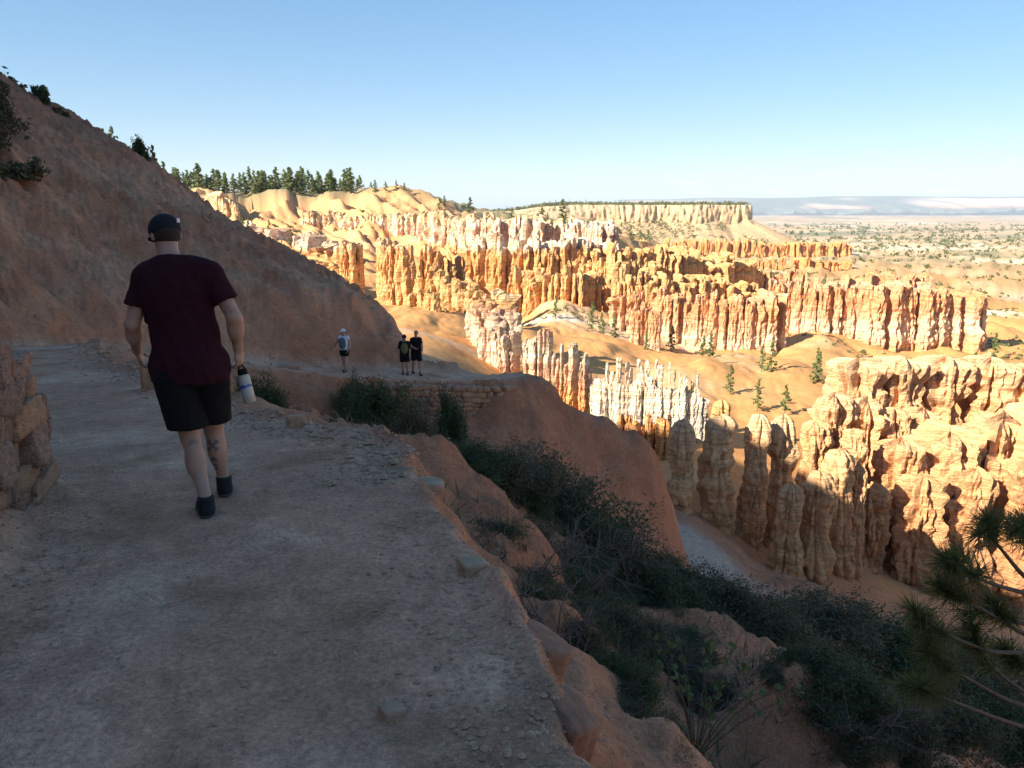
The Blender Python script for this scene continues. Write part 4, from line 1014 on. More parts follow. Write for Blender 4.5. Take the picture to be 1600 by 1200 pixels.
# the pine at the right edge
def near_pine():
    rs = np.random.default_rng(21)
    base = np.array([3.35, 4.3, 0]); base[2] = gz(3.35, 4.3)-0.1
    o = empty('pine_sapling', base, 'long needled pine reaching in from the right edge', 'pine tree')
    top = np.array([3.25, 4.3, -0.75])
    tr = spline([base, base*0.5+top*0.5+np.array([.06, 0, 0]), top], 10)-base
    V, F = tube(tr, np.linspace(0.06, 0.02, 10), 8); link('trunk', mesh('trunk', V, F, True), BARK, o)
    br = [  # branch: list of (px,py,d) from trunk outwards
        [(1640,930,4.3),(1600,900,4.25),(1570,865,4.2),(1552,840,4.15),(1545,815,4.12)],
        [(1640,940,4.3),(1595,925,4.2),(1550,912,4.1),(1510,893,4.0),(1480,876,3.95)],
        [(1640,1010,4.3),(1590,985,4.2),(1540,955,4.1),(1500,935,4.05),(1468,915,4.0)],
        [(1650,1025,4.3),(1600,1020,4.2),(1550,1018,4.1),(1500,1000,4.0),(1450,975,3.95),(1430,955,3.9)],
        [(1650,1100,4.3),(1600,1080,4.2),(1560,1050,4.15),(1530,1015,4.1),(1520,985,4.1)],
        [(1640,985,4.3),(1600,975,4.2),(1570,965,4.2),(1552,945,4.2)],
        [(1650,1110,4.3),(1590,1100,4.1),(1530,1070,4.0),(1480,1040,3.9),(1450,1020,3.85)],
        [(1640,900,4.3),(1615,860,4.25),(1600,820,4.2)],
        [(1650,1080,4.4),(1620,1050,4.4),(1590,1035,4.4),(1575,1020,4.4)],
        [(1650,1150,4.3),(1580,1130,4.1),(1500,1100,3.9),(1440,1075,3.8)]]
    def needles(c, axis, n, L):
        a = axis/np.linalg.norm(axis)
        d = rs.normal(size=(n, 3)); d /= np.linalg.norm(d, axis=1)[:, None]
        d = d + a*rs.uniform(0.35, 1.3, n)[:, None]; d /= np.linalg.norm(d, axis=1)[:, None]
        st = c + a*rs.uniform(-0.13, 0.03, n)[:, None]
        side = np.cross(d, rs.normal(size=(n, 3))); side /= np.linalg.norm(side, axis=1)[:, None]
        Ls = (L*rs.uniform(0.65, 1.1, n))[:, None]; w_ = 0.0019
        mid = st+d*Ls*0.55 + np.array([0, 0, -0.004])
        V = np.stack([st-side*w_, st+side*w_, mid+side*w_, mid-side*w_, st+d*Ls+np.array([0, 0, -0.012])], 1).reshape(-1, 3)
        b_ = np.arange(n)*5
        return V, np.stack([b_, b_+1, b_+2, b_+3], 1), np.stack([b_+3, b_+2, b_+4], 1)
    lines = [np.array([P(*q) for q in b_])-base for b_ in br]
    for q in range(9):                       # the rest of the crown, right of the frame and up to the leader
        t = 0.52+0.46*q/8; p0 = tr[min(int(t*9), 9)]; az = -1.2+q*1.15; L = 0.75*(1.15-t)+0.15
        dv = np.array([abs(math.cos(az))*L, math.sin(az)*L, 0.25*L]); lines.append(np.array([p0, p0+dv*0.4, p0+dv*0.8+np.array([0, 0, .05]), p0+dv+np.array([0, 0, .12])]))
    lines.append(np.array([tr[-2], tr[-1], tr[-1]+np.array([0, 0, .12]), tr[-1]+np.array([0.02, 0, .25])]))
    for pts in lines:
        sp = spline(pts, 14); V, F = tube(sp, np.linspace(0.016, 0.005, 14), 5)
        bo = link('branch', mesh('branch', V, F, True), BARK, o)
        tufts = [(sp[-1], sp[-1]-sp[-2], 300), (sp[-3], sp[-2]-sp[-4], 110)]
        for q in range(2):
            i = rs.integers(6, 13); d = (sp[i]-sp[i-1]); d = d/np.linalg.norm(d)+rs.normal(size=3)*0.6
            e = sp[i]+d*rs.uniform(.05, .12)
            tufts.append((e, d, 160))
        vs, f4, f3, n0 = [], [], [], 0
        for (c, ax, n) in tufts:
            V, a4, a3 = needles(c, ax, n, 0.15); vs.append(V); f4.append(a4+n0); f3.append(a3+n0); n0 += len(V)
        link('needles', mesh('needles', np.concatenate(vs), [np.concatenate(f4), np.concatenate(f3)], False), NEEDLE, bo)
near_pine()
print('veg', round(time.time()-T0, 1))

# ------------------------------------------------------------------ stones and masonry
STONE = plain('trail_stone', (0.40, 0.245, 0.155), 0.9, 0.35, 9, 0.02, 22)
STONE2 = plain('wall_stone', (0.36, 0.21, 0.145), 0.92, 0.4, 6, 0.03, 16, coord='Object')
STONE3 = plain('orange_stone', (0.44, 0.24, 0.135), 0.92, 0.3, 6, 0.03, 16)
REDSTONE = plain('red_slab', (0.26, 0.125, 0.075), 0.92, 0.35, 7, 0.02, 18)
MORTAR = plain('wall_fill', (0.30, 0.20, 0.14), 0.95, 0.3, 10, 0.02, 30)
def stone_mesh(name, sx, sy, sz, seed, n=10, rough=0.10, sq=4.0):
    """irregular block with worn edges, centred on the origin"""
    u = np.linspace(0, np.pi, n); v = np.linspace(0, 2*np.pi, n*2, endpoint=False)
    U, Vv = np.meshgrid(u, v, indexing='ij')
    d = np.stack([np.sin(U)*np.cos(Vv), np.sin(U)*np.sin(Vv), np.cos(U)], -1)
    rs_ = np.random.default_rng(int(seed*1000) % 99991)
    nn = np.concatenate([np.eye(3), -np.eye(3)])+rs_.normal(size=(6, 3))*0.09
    nn = np.concatenate([nn, rs_.normal(size=(7, 3))]); nn /= np.linalg.norm(nn, axis=1)[:, None]
    hh = np.concatenate([np.full(6, 1.0)*rs_.uniform(0.9, 1.05, 6), rs_.uniform(1.15, 1.45, 7)])
    k = (hh/np.maximum(d @ nn.T, 1e-3)).min(-1)
    nz = fbm(d[..., 0]*2.3+seed*3.7, d[..., 1]*2.3+seed*1.9, d[..., 2]*2.3+seed, 3)
    d = d*(k*(1+rough*0.8*nz))[..., None]*np.array([sx, sy, sz])/2
    V = d.reshape(-1, 3); m = n*2
    i, j = np.meshgrid(np.arange(n-1), np.arange(m), indexing='ij')
    F = np.stack([i*m+j, (i+1)*m+j, (i+1)*m+(j+1) % m, i*m+(j+1) % m], -1).reshape(-1, 4)
    return mesh(name, V, F, True)
def dry_wall(name, label, A, B, zA0, zB0, zA1, zB1, thick, sl, sh, seed, normal, mats, near=False, curve=None):
    """rubble wall between plan points A and B; base heights z?0, top heights z?1; stones face 'normal'"""
    rs = np.random.default_rng(seed)
    A = np.array(A, float); B = np.array(B, float); L = np.linalg.norm(B-A); dr = (B-A)/L; nm = np.array(normal, float); nm /= np.linalg.norm(nm)
    base = np.array([*(A+B)/2, min(zA0, zB0)])
    o = empty(name, base, label, 'stone wall')
    variants = [stone_mesh('stone', 1, 1, 1, seed+q*1.3, 18 if near else 7, 0.13 if near else 0.10, 6.0) for q in range(8)]
    for q, me in enumerate(variants): me.materials.append(mats[q % len(mats)])
    ang = math.atan2(dr[1], dr[0])
    # core behind the face
    V = []
    for (p, z0, z1) in ((A, zA0, zA1), (B, zB0, zB1)):
        for (off, z) in ((-sl*0.28, z0-0.3), (-thick, z0-0.3), (-thick, z1-sh*0.5), (-sl*0.28, z1-sh*0.5)):
            V.append([*(p+nm*off), z])
    V = np.array(V)-base
    link('wall_core', mesh('wall_core', V, np.array([(0, 4, 7, 3), (1, 2, 6, 5), (3, 7, 6, 2), (0, 3, 2, 1), (4, 5, 6, 7)]), False), MORTAR, o)
    layers = (0,) if not near else (0, 1)
    for lay in layers:
        h = -0.12
        hmax = max(zA1-zA0, zB1-zB0)+0.12
        while h < hmax-sh*0.3:
            ch = sh*rs.uniform(0.7, 1.5); x = -sl*rs.uniform(0, .5)
            while x < L:
                w_ = sl*math.exp(rs.normal()*(0.5 if near else 0.35))*(1.25 if lay else 1); c = x+w_/2; f = np.clip(c/L, 0, 1)
                z0 = zA0+(zB0-zA0)*f; z1 = zA1+(zB1-zA1)*f
                if z0+h+ch*0.5 < z1+sh*0.15:
                    off = -sl*0.30-lay*thick*0.62 + rs.uniform(-.16, .16)*sl
                    p = A+dr*c+nm*off; ang_ = ang
                    if curve is not None:
                        kk = f*(len(curve)-1); k0 = min(int(kk), len(curve)-2); tg = curve[k0+1]-curve[k0]; p = curve[k0]+tg*(kk-k0); tg = tg/np.linalg.norm(tg); p = p+np.array([tg[1], -tg[0]])*off; ang_ = math.atan2(tg[1], tg[0])
                    so = link('stone', variants[rs.integers(0, 8)], None, o, np.array([*p, z0+h+ch/2])-base)
                    so.scale = (w_*1.10, sl*rs.uniform(0.8, 1.25), ch*rs.uniform(1.05, 1.3)); so.rotation_euler = (rs.uniform(-.07, .07), rs.uniform(-.08, .08), ang_+rs.uniform(-.1, .1))
                x += w_*0.97
            h += ch*0.96
    return o
# the wall end at the left of the path
dry_wall('stone_wall', 'rough tan dry stone wall end at the left of the path', (-2.32, 1.9), (-3.25, 5.25), -1.66, -1.88, -0.38, -0.93, 0.55, 0.21, 0.165, 3, (0.96, 0.28), [STONE2, STONE2, STONE3, STONE2], near=True)
# retaining wall under the far stretch of trail
def retaining():
    i0 = int(np.argmin(np.abs(TS[:, 0]+5.6)+10*(TS[:, 1] < 28))); i1 = int(np.argmin(np.abs(TS[:, 0]+1.3)+10*(TS[:, 1] < 28)+10*(TS[:, 1] > 34)))
    def edge(i, o):
        t = TS[i+1, :2]-TS[i-1, :2]; t /= np.linalg.norm(t); return TS[i, :2]+np.array([t[1], -t[0]])*(TS[i, 3]+o)
    cv = np.array([edge(i, 0.85) for i in range(i0, i1+1, 3)])
    A = cv[0]; B = cv[-1]; zA = TS[i0, 2]; zB = TS[i1, 2]
    d = B-A
    dry_wall('retaining_wall', 'dry stone retaining wall below the hikers', A, B, zA-1.75, zB-1.75, zA-0.22, zB-0.22, 0.5, 0.30, 0.19, 11, (d[1], -d[0]), [STONE2, STONE3], curve=cv)
retaining()
# loose blocks
def block(name, label, px, py, d, size, seed, mat, rot=(0, 0, 0), lift=0.3, cat='rock', group=None):
    p = P(px, py, d); z = gz(p[0], p[1])
    o = link(name, stone_mesh(name, size[0], size[1], size[2], seed, 20, 0.075, 6.0), mat, None, (p[0], p[1], z+size[2]*lift)); o.rotation_euler = rot
    return tag(o, label, cat, group)
block('rock', 'orange boulder at the path edge behind the man', 241, 600, 11.6, (0.34, 0.4, 0.50), 4.1, STONE3, (0, 0.1, 0.4))
block('rock', 'square reddish slab at the trail edge, upper of two', 838, 1035, 2.95, (0.19, 0.26, 0.18), 5.2, REDSTONE, (0.1, 0.35, 0.5), -0.42)
block('rock', 'square reddish slab at the trail edge, lower of two', 884, 1108, 2.5, (0.17, 0.26, 0.18), 6.7, REDSTONE, (0.1, 0.35, 0.45), -0.42)
block('rock', 'grey slab on the trail edge above the bushes', 738, 905, 3.65, (0.13, 0.15, 0.07), 7.4, STONE, (0, 0.1, 0.5), 0.2)
block('rock', 'thin pale slab at the tip of the trail bend', 672, 752, 5.4, (0.16, 0.24, 0.07), 8.3, STONE, (0, 0.1, 0.3), 0.2)
block('rock', 'half buried stone alone in the lower path', 612, 1100, 2.42, (0.085, 0.07, 0.05), 9.9, STONE, (0, 0, 0.5), 0.2)
block('rock', 'ochre stone on the far edge of the near path', 462, 676, 7.7, (0.17, 0.14, 0.16), 10.3, STONE3, (0, 0, 0.5), 0.3)
block('rock', 'small flat stone lying on the far trail left of the hikers', 452, 581, 29.0, (0.75, 0.3, 0.16), 11.3, STONE2, (0, 0, 0.3), 0.3)
def gravel():
    rs = np.random.default_rng(15)
    base = [stone_mesh('g', 1, 0.8, 0.6, q*2.2, 3, 0.2, 2.6) for q in range(5)]
    geo = []
    for me in base:
        v = np.empty(len(me.vertices)*3, np.float32); me.vertices.foreach_get('co', v); v = v.reshape(-1, 3)
        f = np.array([p.vertices[:] for p in me.polygons]); geo.append((v, f)); bpy.data.meshes.remove(me)
    n = 20000
    # plan positions denser near the eye, along both edges and across the trail
    d = np.exp(rs.uniform(math.log(1.9), math.log(16), n)); a = rs.uniform(-0.68, 0.32, n)
    x = np.tan(a)*d; y = d
    h, tm, sd, st = ground(x, y, True)
    hw = 1.25
    edge = np.exp(-((sd-1.05)/0.35)**2) + 0.9*np.exp(-((sd+1.0)/0.35)**2) + 0.10 + 0.5*np.clip(fbm(x*1.2, y*1.2, 5, 3), 0, 1)
    edge = np.where((sd > 1.3) & (sd < 2.2), 0.35, edge); edge = np.where(sd > 2.2, 0.05, edge); edge = np.where(sd < -1.9, 0.06, edge)
    k = rs.uniform(0, 1, n) < edge*0.55
    x, y, h, sd = x[k], y[k], h[k], sd[k]
    s = 0.010*np.exp(rs.normal(size=len(x))*0.55)*np.where(np.abs(np.abs(sd)-1.1) < 0.4, 1.5, 1.0)
    s = np.clip(s, 0.004, 0.026)
    # rubble berm along the outer edge of the next bend
    m = 1500; i = rs.integers(88, 125, m); t = TS[i+1, :2]-TS[i-1, :2]; t /= np.linalg.norm(t, axis=1)[:, None]
    q = TS[i, :2]+(TS[i+1, :2]-TS[i, :2])*rs.uniform(0, 1, m)[:, None]+np.stack([t[:, 1], -t[:, 0]], 1)*(TS[i, 3]+rs.normal(size=m)*0.28)[:, None]
    x = np.concatenate([x, q[:, 0]]); y = np.concatenate([y, q[:, 1]]); h = np.concatenate([h, ground(q[:, 0], q[:, 1])]); s = np.concatenate([s, np.clip(0.03*np.exp(rs.normal(size=m)*0.5), 0.01, 0.09)])
    m = 2600; i = rs.integers(44, 84, m); t = TS[i+1, :2]-TS[i-1, :2]; t /= np.linalg.norm(t, axis=1)[:, None]
    q = TS[i, :2]+(TS[i+1, :2]-TS[i, :2])*rs.uniform(0, 1, m)[:, None]+np.stack([t[:, 1], -t[:, 0]], 1)*(TS[i, 3]-0.12+rs.normal(size=m)*0.20)[:, None]
    x = np.concatenate([x, q[:, 0]]); y = np.concatenate([y, q[:, 1]]); h = np.concatenate([h, ground(q[:, 0], q[:, 1])]); s = np.concatenate([s, np.clip(0.02*np.exp(rs.normal(size=m)*0.55), 0.007, 0.07)])
    m = 15000; a = rs.uniform(-0.62, 0.62, m); dd = np.exp(rs.uniform(math.log(7), math.log(44), m)); qx = np.tan(a)*dd; qy = dd
    hq, tq, sq_, _ = ground(qx, qy, True); kk = (tq < 0.3) & (fbm(qx*0.35, qy*0.35, 6, 3) > 0.05-0.3*(np.abs(sq_) < 2.5))
    qx, qy, hq, dd = qx[kk], qy[kk], hq[kk], dd[kk]
    x = np.concatenate([x, qx]); y = np.concatenate([y, qy]); h = np.concatenate([h, hq]); s = np.concatenate([s, np.clip(0.0016*dd*np.exp(rs.normal(size=len(qx))*0.5), 0.01, 0.16)])
    V, F, n0 = [], [], 0
    for k in range(len(x)):
        v, f = geo[k % 5]
        c, sn = math.cos(k*1.7), math.sin(k*1.7); sc = s[k]*(1+0.3*math.sin(k*3.1))
        V.append(np.stack([(v[:, 0]*c-v[:, 1]*sn)*sc+x[k], (v[:, 0]*sn+v[:, 1]*c)*sc+y[k], v[:, 2]*sc+h[k]+sc*0.12], 1)); F.append(f+n0); n0 += len(v)
    o = link('gravel', mesh('gravel', np.concatenate(V), np.concatenate(F), False), STONE); tag(o, 'loose gravel and pebbles strewn over the path', 'gravel', kind='stuff')
    print('gravel stones', len(x))
gravel()
print('stones', round(time.time()-T0, 1))

# ------------------------------------------------------------------ people
SKIN = plain('skin', (0.50, 0.29, 0.20), 0.55, 0.10, 14, 0.002, 60, 0.4)
def skin_ink():
    m, nt, b = nodemat('tattooed_skin'); N, L = nt.nodes, nt.links
    at = N.new('ShaderNodeAttribute'); at.attribute_name = 'tint'
    tc = N.new('ShaderNodeTexCoord'); nz = N.new('ShaderNodeTexNoise'); nz.inputs['Scale'].default_value = 14; nz.inputs['Detail'].default_value = 4
    L.new(tc.outputs['Object'], nz.inputs['Vector'])
    mr = N.new('ShaderNodeMapRange'); mr.inputs[1].default_value = .3; mr.inputs[2].default_value = .7; mr.inputs[3].default_value = .88; mr.inputs[4].default_value = 1.1
    L.new(nz.outputs['Fac'], mr.inputs[0])
    vm = N.new('ShaderNodeVectorMath'); vm.operation = 'SCALE'; L.new(at.outputs['Color'], vm.inputs[0]); L.new(mr.outputs[0], vm.inputs['Scale']); L.new(vm.outputs[0], b.inputs['Base Color'])
    setin(b, 'Roughness', 0.55); setin(b, 'Subsurface Weight', 0.05); setin(b, 'Subsurface Radius', (0.02, 0.008, 0.004))
    return m
SKIN_INK = skin_ink()
SHIRT = plain('maroon_cotton', (0.034, 0.0075, 0.012), 0.95, 0.15, 30, 0.002, 220, 0.15)
BLACK = plain('black_cloth', (0.007, 0.007, 0.008), 0.9, 0.2, 30, 0.003, 120, 0.2)
CAPM = plain('black_cap_cloth', (0.014, 0.015, 0.019), 0.85, 0.15, 40, 0.002, 200, 0.2)
HAIR = plain('short_hair', (0.032, 0.022, 0.016), 0.8, 0.3, 80, 0.004, 200, 0.3)
SHOE = plain('black_shoe', (0.015, 0.015, 0.016), 0.7, 0.3, 40, 0.003, 90, 0.3)
SOLE = plain('shoe_sole', (0.07, 0.065, 0.06), 0.8, 0.2, 40)
WHITECL = plain('white_cloth', (0.62, 0.63, 0.64), 0.9, 0.1, 20, 0.003, 120, 0.2)
GREYPACK = plain('grey_pack', (0.10, 0.12, 0.14), 0.85, 0.25, 14, 0.004, 100, 0.2)
OLIVE = plain('olive_pack', (0.14, 0.13, 0.045), 0.85, 0.25, 14, 0.004, 100, 0.2)
LABEL = plain('white_label', (0.65, 0.65, 0.66), 0.6, 0.05, 40)
class Field:
    def __init__(s, lo, hi, vx):
        s.lo = np.array(lo, float); s.vx = vx
        s.n = np.ceil((np.array(hi)-s.lo)/vx).astype(int)+1
        s.f = np.full(s.n, 1.0, np.float32)
    def _box(s, lo, hi):
        a = np.clip(np.floor((np.array(lo)-s.lo)/s.vx).astype(int), 0, s.n-1); b = np.clip(np.ceil((np.array(hi)-s.lo)/s.vx).astype(int)+1, 1, s.n)
        ax = [s.lo[i]+s.vx*np.arange(a[i], b[i]) for i in range(3)]
        return tuple(slice(a[i], b[i]) for i in range(3)), np.meshgrid(*ax, indexing='ij')
    def _merge(s, sl, d, k):
        f = s.f[sl]
        h = np.clip(0.5+0.5*(f-d)/k, 0, 1) if k > 0 else (d < f).astype(float)
        s.f[sl] = f*(1-h)+d*h - k*h*(1-h)
    def cap(s, a, b, ra, rb, k=0.02, flat=None):
        """tapered limb from a to b"""
        a = np.array(a, float); b = np.array(b, float); r = max(ra, rb)+k+3*s.vx
        sl, (X, Y, Z) = s._box(np.minimum(a, b)-r, np.maximum(a, b)+r)
        ab = b-a; L2 = (ab**2).sum()+1e-9
        t = np.clip(((X-a[0])*ab[0]+(Y-a[1])*ab[1]+(Z-a[2])*ab[2])/L2, 0, 1)
        d = np.sqrt((X-a[0]-t*ab[0])**2+(Y-a[1]-t*ab[1])**2+(Z-a[2]-t*ab[2])**2)-(ra+(rb-ra)*t)
        s._merge(sl, d, k)
    def ell(s, c, rad, k=0.02, R_=None):
        c = np.array(c, float); rad = np.array(rad, float); m = rad.max()+k+3*s.vx
        sl, (X, Y, Z) = s._box(c-m, c+m)
        q = np.stack([X-c[0], Y-c[1], Z-c[2]], -1)
        if R_ is not None: q = q @ np.array(R_)          # columns of R_ = local axes
        k0 = np.sqrt(((q/rad)**2).sum(-1)); k1 = np.sqrt(((q/rad**2)**2).sum(-1))+1e-9
        s._merge(sl, k0*(k0-1)/k1, k)
    def cut(s, p, n):
        """keep the side of the plane away from n"""
        n = np.array(n, float); n /= np.linalg.norm(n)
        ax = [s.lo[i]+s.vx*np.arange(s.n[i]) for i in range(3)]
        d = (ax[0][:, None, None]-p[0])*n[0]+(ax[1][None, :, None]-p[1])*n[1]+(ax[2][None, None, :]-p[2])*n[2]
        s.f = np.maximum(s.f, d).astype(np.float32)
    def wrinkle(s, fn):
        idx = np.argwhere(np.abs(s.f) < 4*s.vx); p = s.lo+idx*s.vx
        s.f[tuple(idx.T)] += fn(p).astype(np.float32)
    def mesh(s):
        f = s.f; ins = f < 0; n = s.n
        c = np.zeros(tuple(n-1), int)
        for i in (0, 1):
            for j in (0, 1):
                for k in (0, 1): c += ins[i:n[0]-1+i, j:n[1]-1+j, k:n[2]-1+k]
        cells = np.argwhere((c > 0) & (c < 8)); idx = np.full(tuple(n-1), -1); idx[tuple(cells.T)] = np.arange(len(cells))
        acc = np.zeros((len(cells), 3)); cnt = np.zeros(len(cells))
        co = [(i, j, k) for i in (0, 1) for j in (0, 1) for k in (0, 1)]
        for a in co:
            for ax in range(3):
                if a[ax]: continue
                b = list(a); b[ax] = 1
                fa = f[tuple((cells+np.array(a)).T)]; fb = f[tuple((cells+np.array(b)).T)]
                m = (fa < 0) != (fb < 0); t = fa[m]/(fa[m]-fb[m])
                p = np.repeat(np.array(a, float)[None], m.sum(), 0); p[:, ax] += t
                acc[m] += p; cnt[m] += 1
        V = s.lo + (cells+acc/cnt[:, None])*s.vx
        Fq = []
        for ax in range(3):
            o1, o2 = [(1, 2), (2, 0), (0, 1)][ax]
            sa = [slice(None)]*3; sb = [slice(None)]*3; sa[ax] = slice(0, -1); sb[ax] = slice(1, None)
            A = ins[tuple(sa)]; B = ins[tuple(sb)]
            e = np.argwhere(A != B); e = e[(e[:, o1] > 0) & (e[:, o2] > 0) & (e[:, o1] < n[o1]-1) & (e[:, o2] < n[o2]-1)]
            d1 = np.zeros(3, int); d1[o1] = 1; d2 = np.zeros(3, int); d2[o2] = 1
            q = np.stack([idx[tuple((e-d1-d2).T)], idx[tuple((e-d2).T)], idx[tuple(e.T)], idx[tuple((e-d1).T)]], 1)
            fl = A[tuple(e.T)]
            q = np.where(fl[:, None], q, q[:, ::-1]); Fq.append(q)
        return V, np.concatenate(Fq)
def axes(fwd, up=(0, 0, 1)):
    f = np.array(fwd, float); f /= np.linalg.norm(f); u = np.array(up, float); r = np.cross(f, u); r /= np.linalg.norm(r); u = np.cross(r, f)
    return np.stack([r, f, u], 1)
def hand(F, wrist, dirn, palm_n, side, curl, sc=1.0, thumb_out=0.5):
    """palm, four fingers and a thumb; dirn points to the fingertips, palm_n out of the palm, side towards the thumb"""
    w_ = np.array(wrist); d = np.array(dirn, float); d /= np.linalg.norm(d)
    pn = np.array(palm_n, float); pn -= d*(pn@d); pn /= np.linalg.norm(pn); sd = np.array(side, float); sd -= d*(sd@d)+pn*(sd@pn); sd /= np.linalg.norm(sd)
    F.ell(w_+d*0.05*sc, (0.040*sc, 0.052*sc, 0.018*sc), 0.012, np.stack([sd, d, pn], 1))
    for q, (o, L) in enumerate(((0.029, .070), (0.010, .080), (-0.010, .074), (-0.029, .058))):
        p = w_+d*0.088*sc+sd*o*sc; a = curl*(0.9+0.12*q); dd = d
        for sgm, (l, r0, r1) in enumerate(((.45, .0095, .0090), (.32, .0088, .0082), (.26, .0080, .0068))):
            ang = a*(0.7, 1.0, 0.7)[sgm]
            ca, sa = math.cos(ang), math.sin(ang); nd = dd*ca+pn*sa; pn2 = pn*ca-dd*sa
            e = p+nd*L*l*1.1*sc; F.cap(p, e, r0*sc, r1*sc, 0.004); p = e; dd = nd; pn = pn2
        # restore the palm normal for the next finger
        pn = np.array(palm_n, float); pn -= d*(pn@d); pn /= np.linalg.norm(pn)
    p = w_+d*0.025*sc+sd*0.030*sc; t1 = d*0.75+sd*thumb_out+pn*0.45; t1 /= np.linalg.norm(t1); e = p+t1*0.042*sc
    F.cap(p, e, 0.0125*sc, 0.0105*sc, 0.008); t2 = d*0.85+pn*0.55*curl+sd*0.1; t2 /= np.linalg.norm(t2); F.cap(e, e+t2*0.032*sc, 0.0105*sc, 0.0085*sc, 0.005)
def build_person(loc, J, label, group, vx, look, fwd, hands, clothes, skin=SKIN, ink=None, facey=True):
    """J: joint positions relative to loc; clothes: dict of garment settings"""
    lo = np.min(list(J.values()), axis=0)-np.array([.25, .35, .12]); hi = np.max(list(J.values()), axis=0)+np.array([.25, .35, .25])
    lo[2] = -0.02
    root = empty('person', loc, label, 'person', group)
    B = Field(lo, hi, vx); J = {k: np.array(v, float) for k, v in J.items()}
    bw = axes(fwd)                      # torso axes: right, forward, up
    spine = J['chest']-J['pelvis']; tb = axes(fwd, spine/np.linalg.norm(spine))
    hw = clothes.get('half', 0.20)
    def torso(F, g):
        F.ell(J['chest']+tb[:, 2]*0.02, (hw*0.90+g, 0.118+g, 0.20+g), 0.05, tb)
        F.ell((J['chest']+J['pelvis'])/2, (hw*(0.80+1.2*g)+g, 0.108+g, 0.20+g), 0.06, tb)
        F.ell(J['pelvis']+tb[:, 2]*0.02, (hw*0.84+g, 0.118+g, 0.14+g), 0.05, tb)
        F.cap(J['shL'], J['shR'], 0.048+g, 0.048+g, 0.05)
        F.cap(J['neck']-np.array([0, 0, .05]), (J['shL']*0.75+J['neck']*.25), 0.055+g*.7, 0.046+g, 0.05); F.cap(J['neck']-np.array([0, 0, .05]), (J['shR']*0.75+J['neck']*.25), 0.055+g*.7, 0.046+g, 0.05)
    torso(B, 0.0)
    hax = axes(look)
    B.cap(J['neck']-np.array([0, 0, 0.06]), J['head'], 0.058, 0.055, 0.02)
    B.ell(J['head']+hax[:, 2]*0.025, (0.076, 0.096, 0.095), 0.02, hax)
    B.ell(J['head']+hax[:, 1]*0.032-hax[:, 2]*0.055, (0.056, 0.062, 0.068), 0.03, hax)
    if facey:
        B.cap(J['head']+hax[:, 1]*0.090+hax[:, 2]*0.005, J['head']+hax[:, 1]*0.108-hax[:, 2]*0.03, 0.009, 0.015, 0.012)      # nose
        B.cap(J['head']+hax[:, 1]*0.085-hax[:, 2]*0.062+hax[:, 0]*-0.02, J['head']+hax[:, 1]*0.085-hax[:, 2]*0.062+hax[:, 0]*0.02, 0.009, 0.009, 0.006)
        for s_ in (-1, 1): B.ell(J['head']+hax[:, 0]*0.079*s_-hax[:, 1]*0.008-hax[:, 2]*0.005, (0.010, 0.020, 0.031), 0.006, hax)
    for s_ in 'LR':
        B.cap(J['sh'+s_], J['el'+s_], 0.054, 0.043, 0.03); B.cap(J['el'+s_], J['wr'+s_], 0.043, 0.029, 0.02)
        mid = J['el'+s_]*0.68+J['wr'+s_]*0.32; B.ell(mid, (0.047, 0.047, 0.075), 0.03)
        B.cap(J['hip'+s_], J['kn'+s_], 0.092, 0.060, 0.04); B.cap(J['kn'+s_], J['an'+s_], 0.056, 0.036, 0.02)
        cf = J['kn'+s_]*0.66+J['an'+s_]*0.34-bw[:, 1]*0.018; B.ell(cf, (0.056, 0.060, 0.115), 0.035)
        B.cap(J['an'+s_], J['toe'+s_]+np.array([0, 0, .0]), 0.036, 0.028, 0.02)
    for h in hands: hand(B, *h)
    V, Fc = B.mesh()
    base = np.array({'ink': (0.38, 0.21, 0.145)}.get('ink')); C = np.tile(base, (len(V), 1))
    if ink is not None: C = ink(V, C)
    link('body', mesh('body', V, Fc, True, C), SKIN_INK, root)
    def garment(name, mat, build, par=None, v=None):
        F = Field(lo, hi, v or vx*(1.3 if vx < 0.01 else 1.0)); build(F); V, Q = F.mesh()
        return link(name, mesh(name, V, Q, True), mat, par or root)
    # shirt
    def shirt(F):
        g = clothes.get('loose', 0.018); torso(F, g)
        F.ell(J['pelvis']-tb[:, 2]*0.03, (hw*0.90+g+0.012, 0.128+g, 0.22), 0.05, tb)
        for s_ in 'LR':
            e = J['sh'+s_]+(J['el'+s_]-J['sh'+s_])*clothes.get('sleeve', 0.62)
            F.cap(J['sh'+s_], e+(e-J['sh'+s_])*0.3, 0.056+g*0.4, 0.066+g*0.5, 0.03)
            if clothes.get('sleeve', .62) > 0.1: 
                n = J['el'+s_]-J['sh'+s_]; n = n/np.linalg.norm(n)
                # trim only around this sleeve
                sl, (X, Y, Z) = F._box(e-0.17, e+0.17)
                d = (X-e[0])*n[0]+(Y-e[1])*n[1]+(Z-e[2])*n[2]
                ax = J['sh'+s_]; tt = (X-ax[0])*n[0]+(Y-ax[1])*n[1]+(Z-ax[2])*n[2]
                rad = np.sqrt(np.maximum((X-ax[0])**2+(Y-ax[1])**2+(Z-ax[2])**2-tt**2, 0))
                outer = ((X-J['chest'][0])*bw[0, 0]+(Y-J['chest'][1])*bw[1, 0])*(1 if s_ == 'R' else -1) > hw*0.93
                F.f[sl] = np.where((rad < 0.10) & outer, np.maximum(F.f[sl], d), F.f[sl])
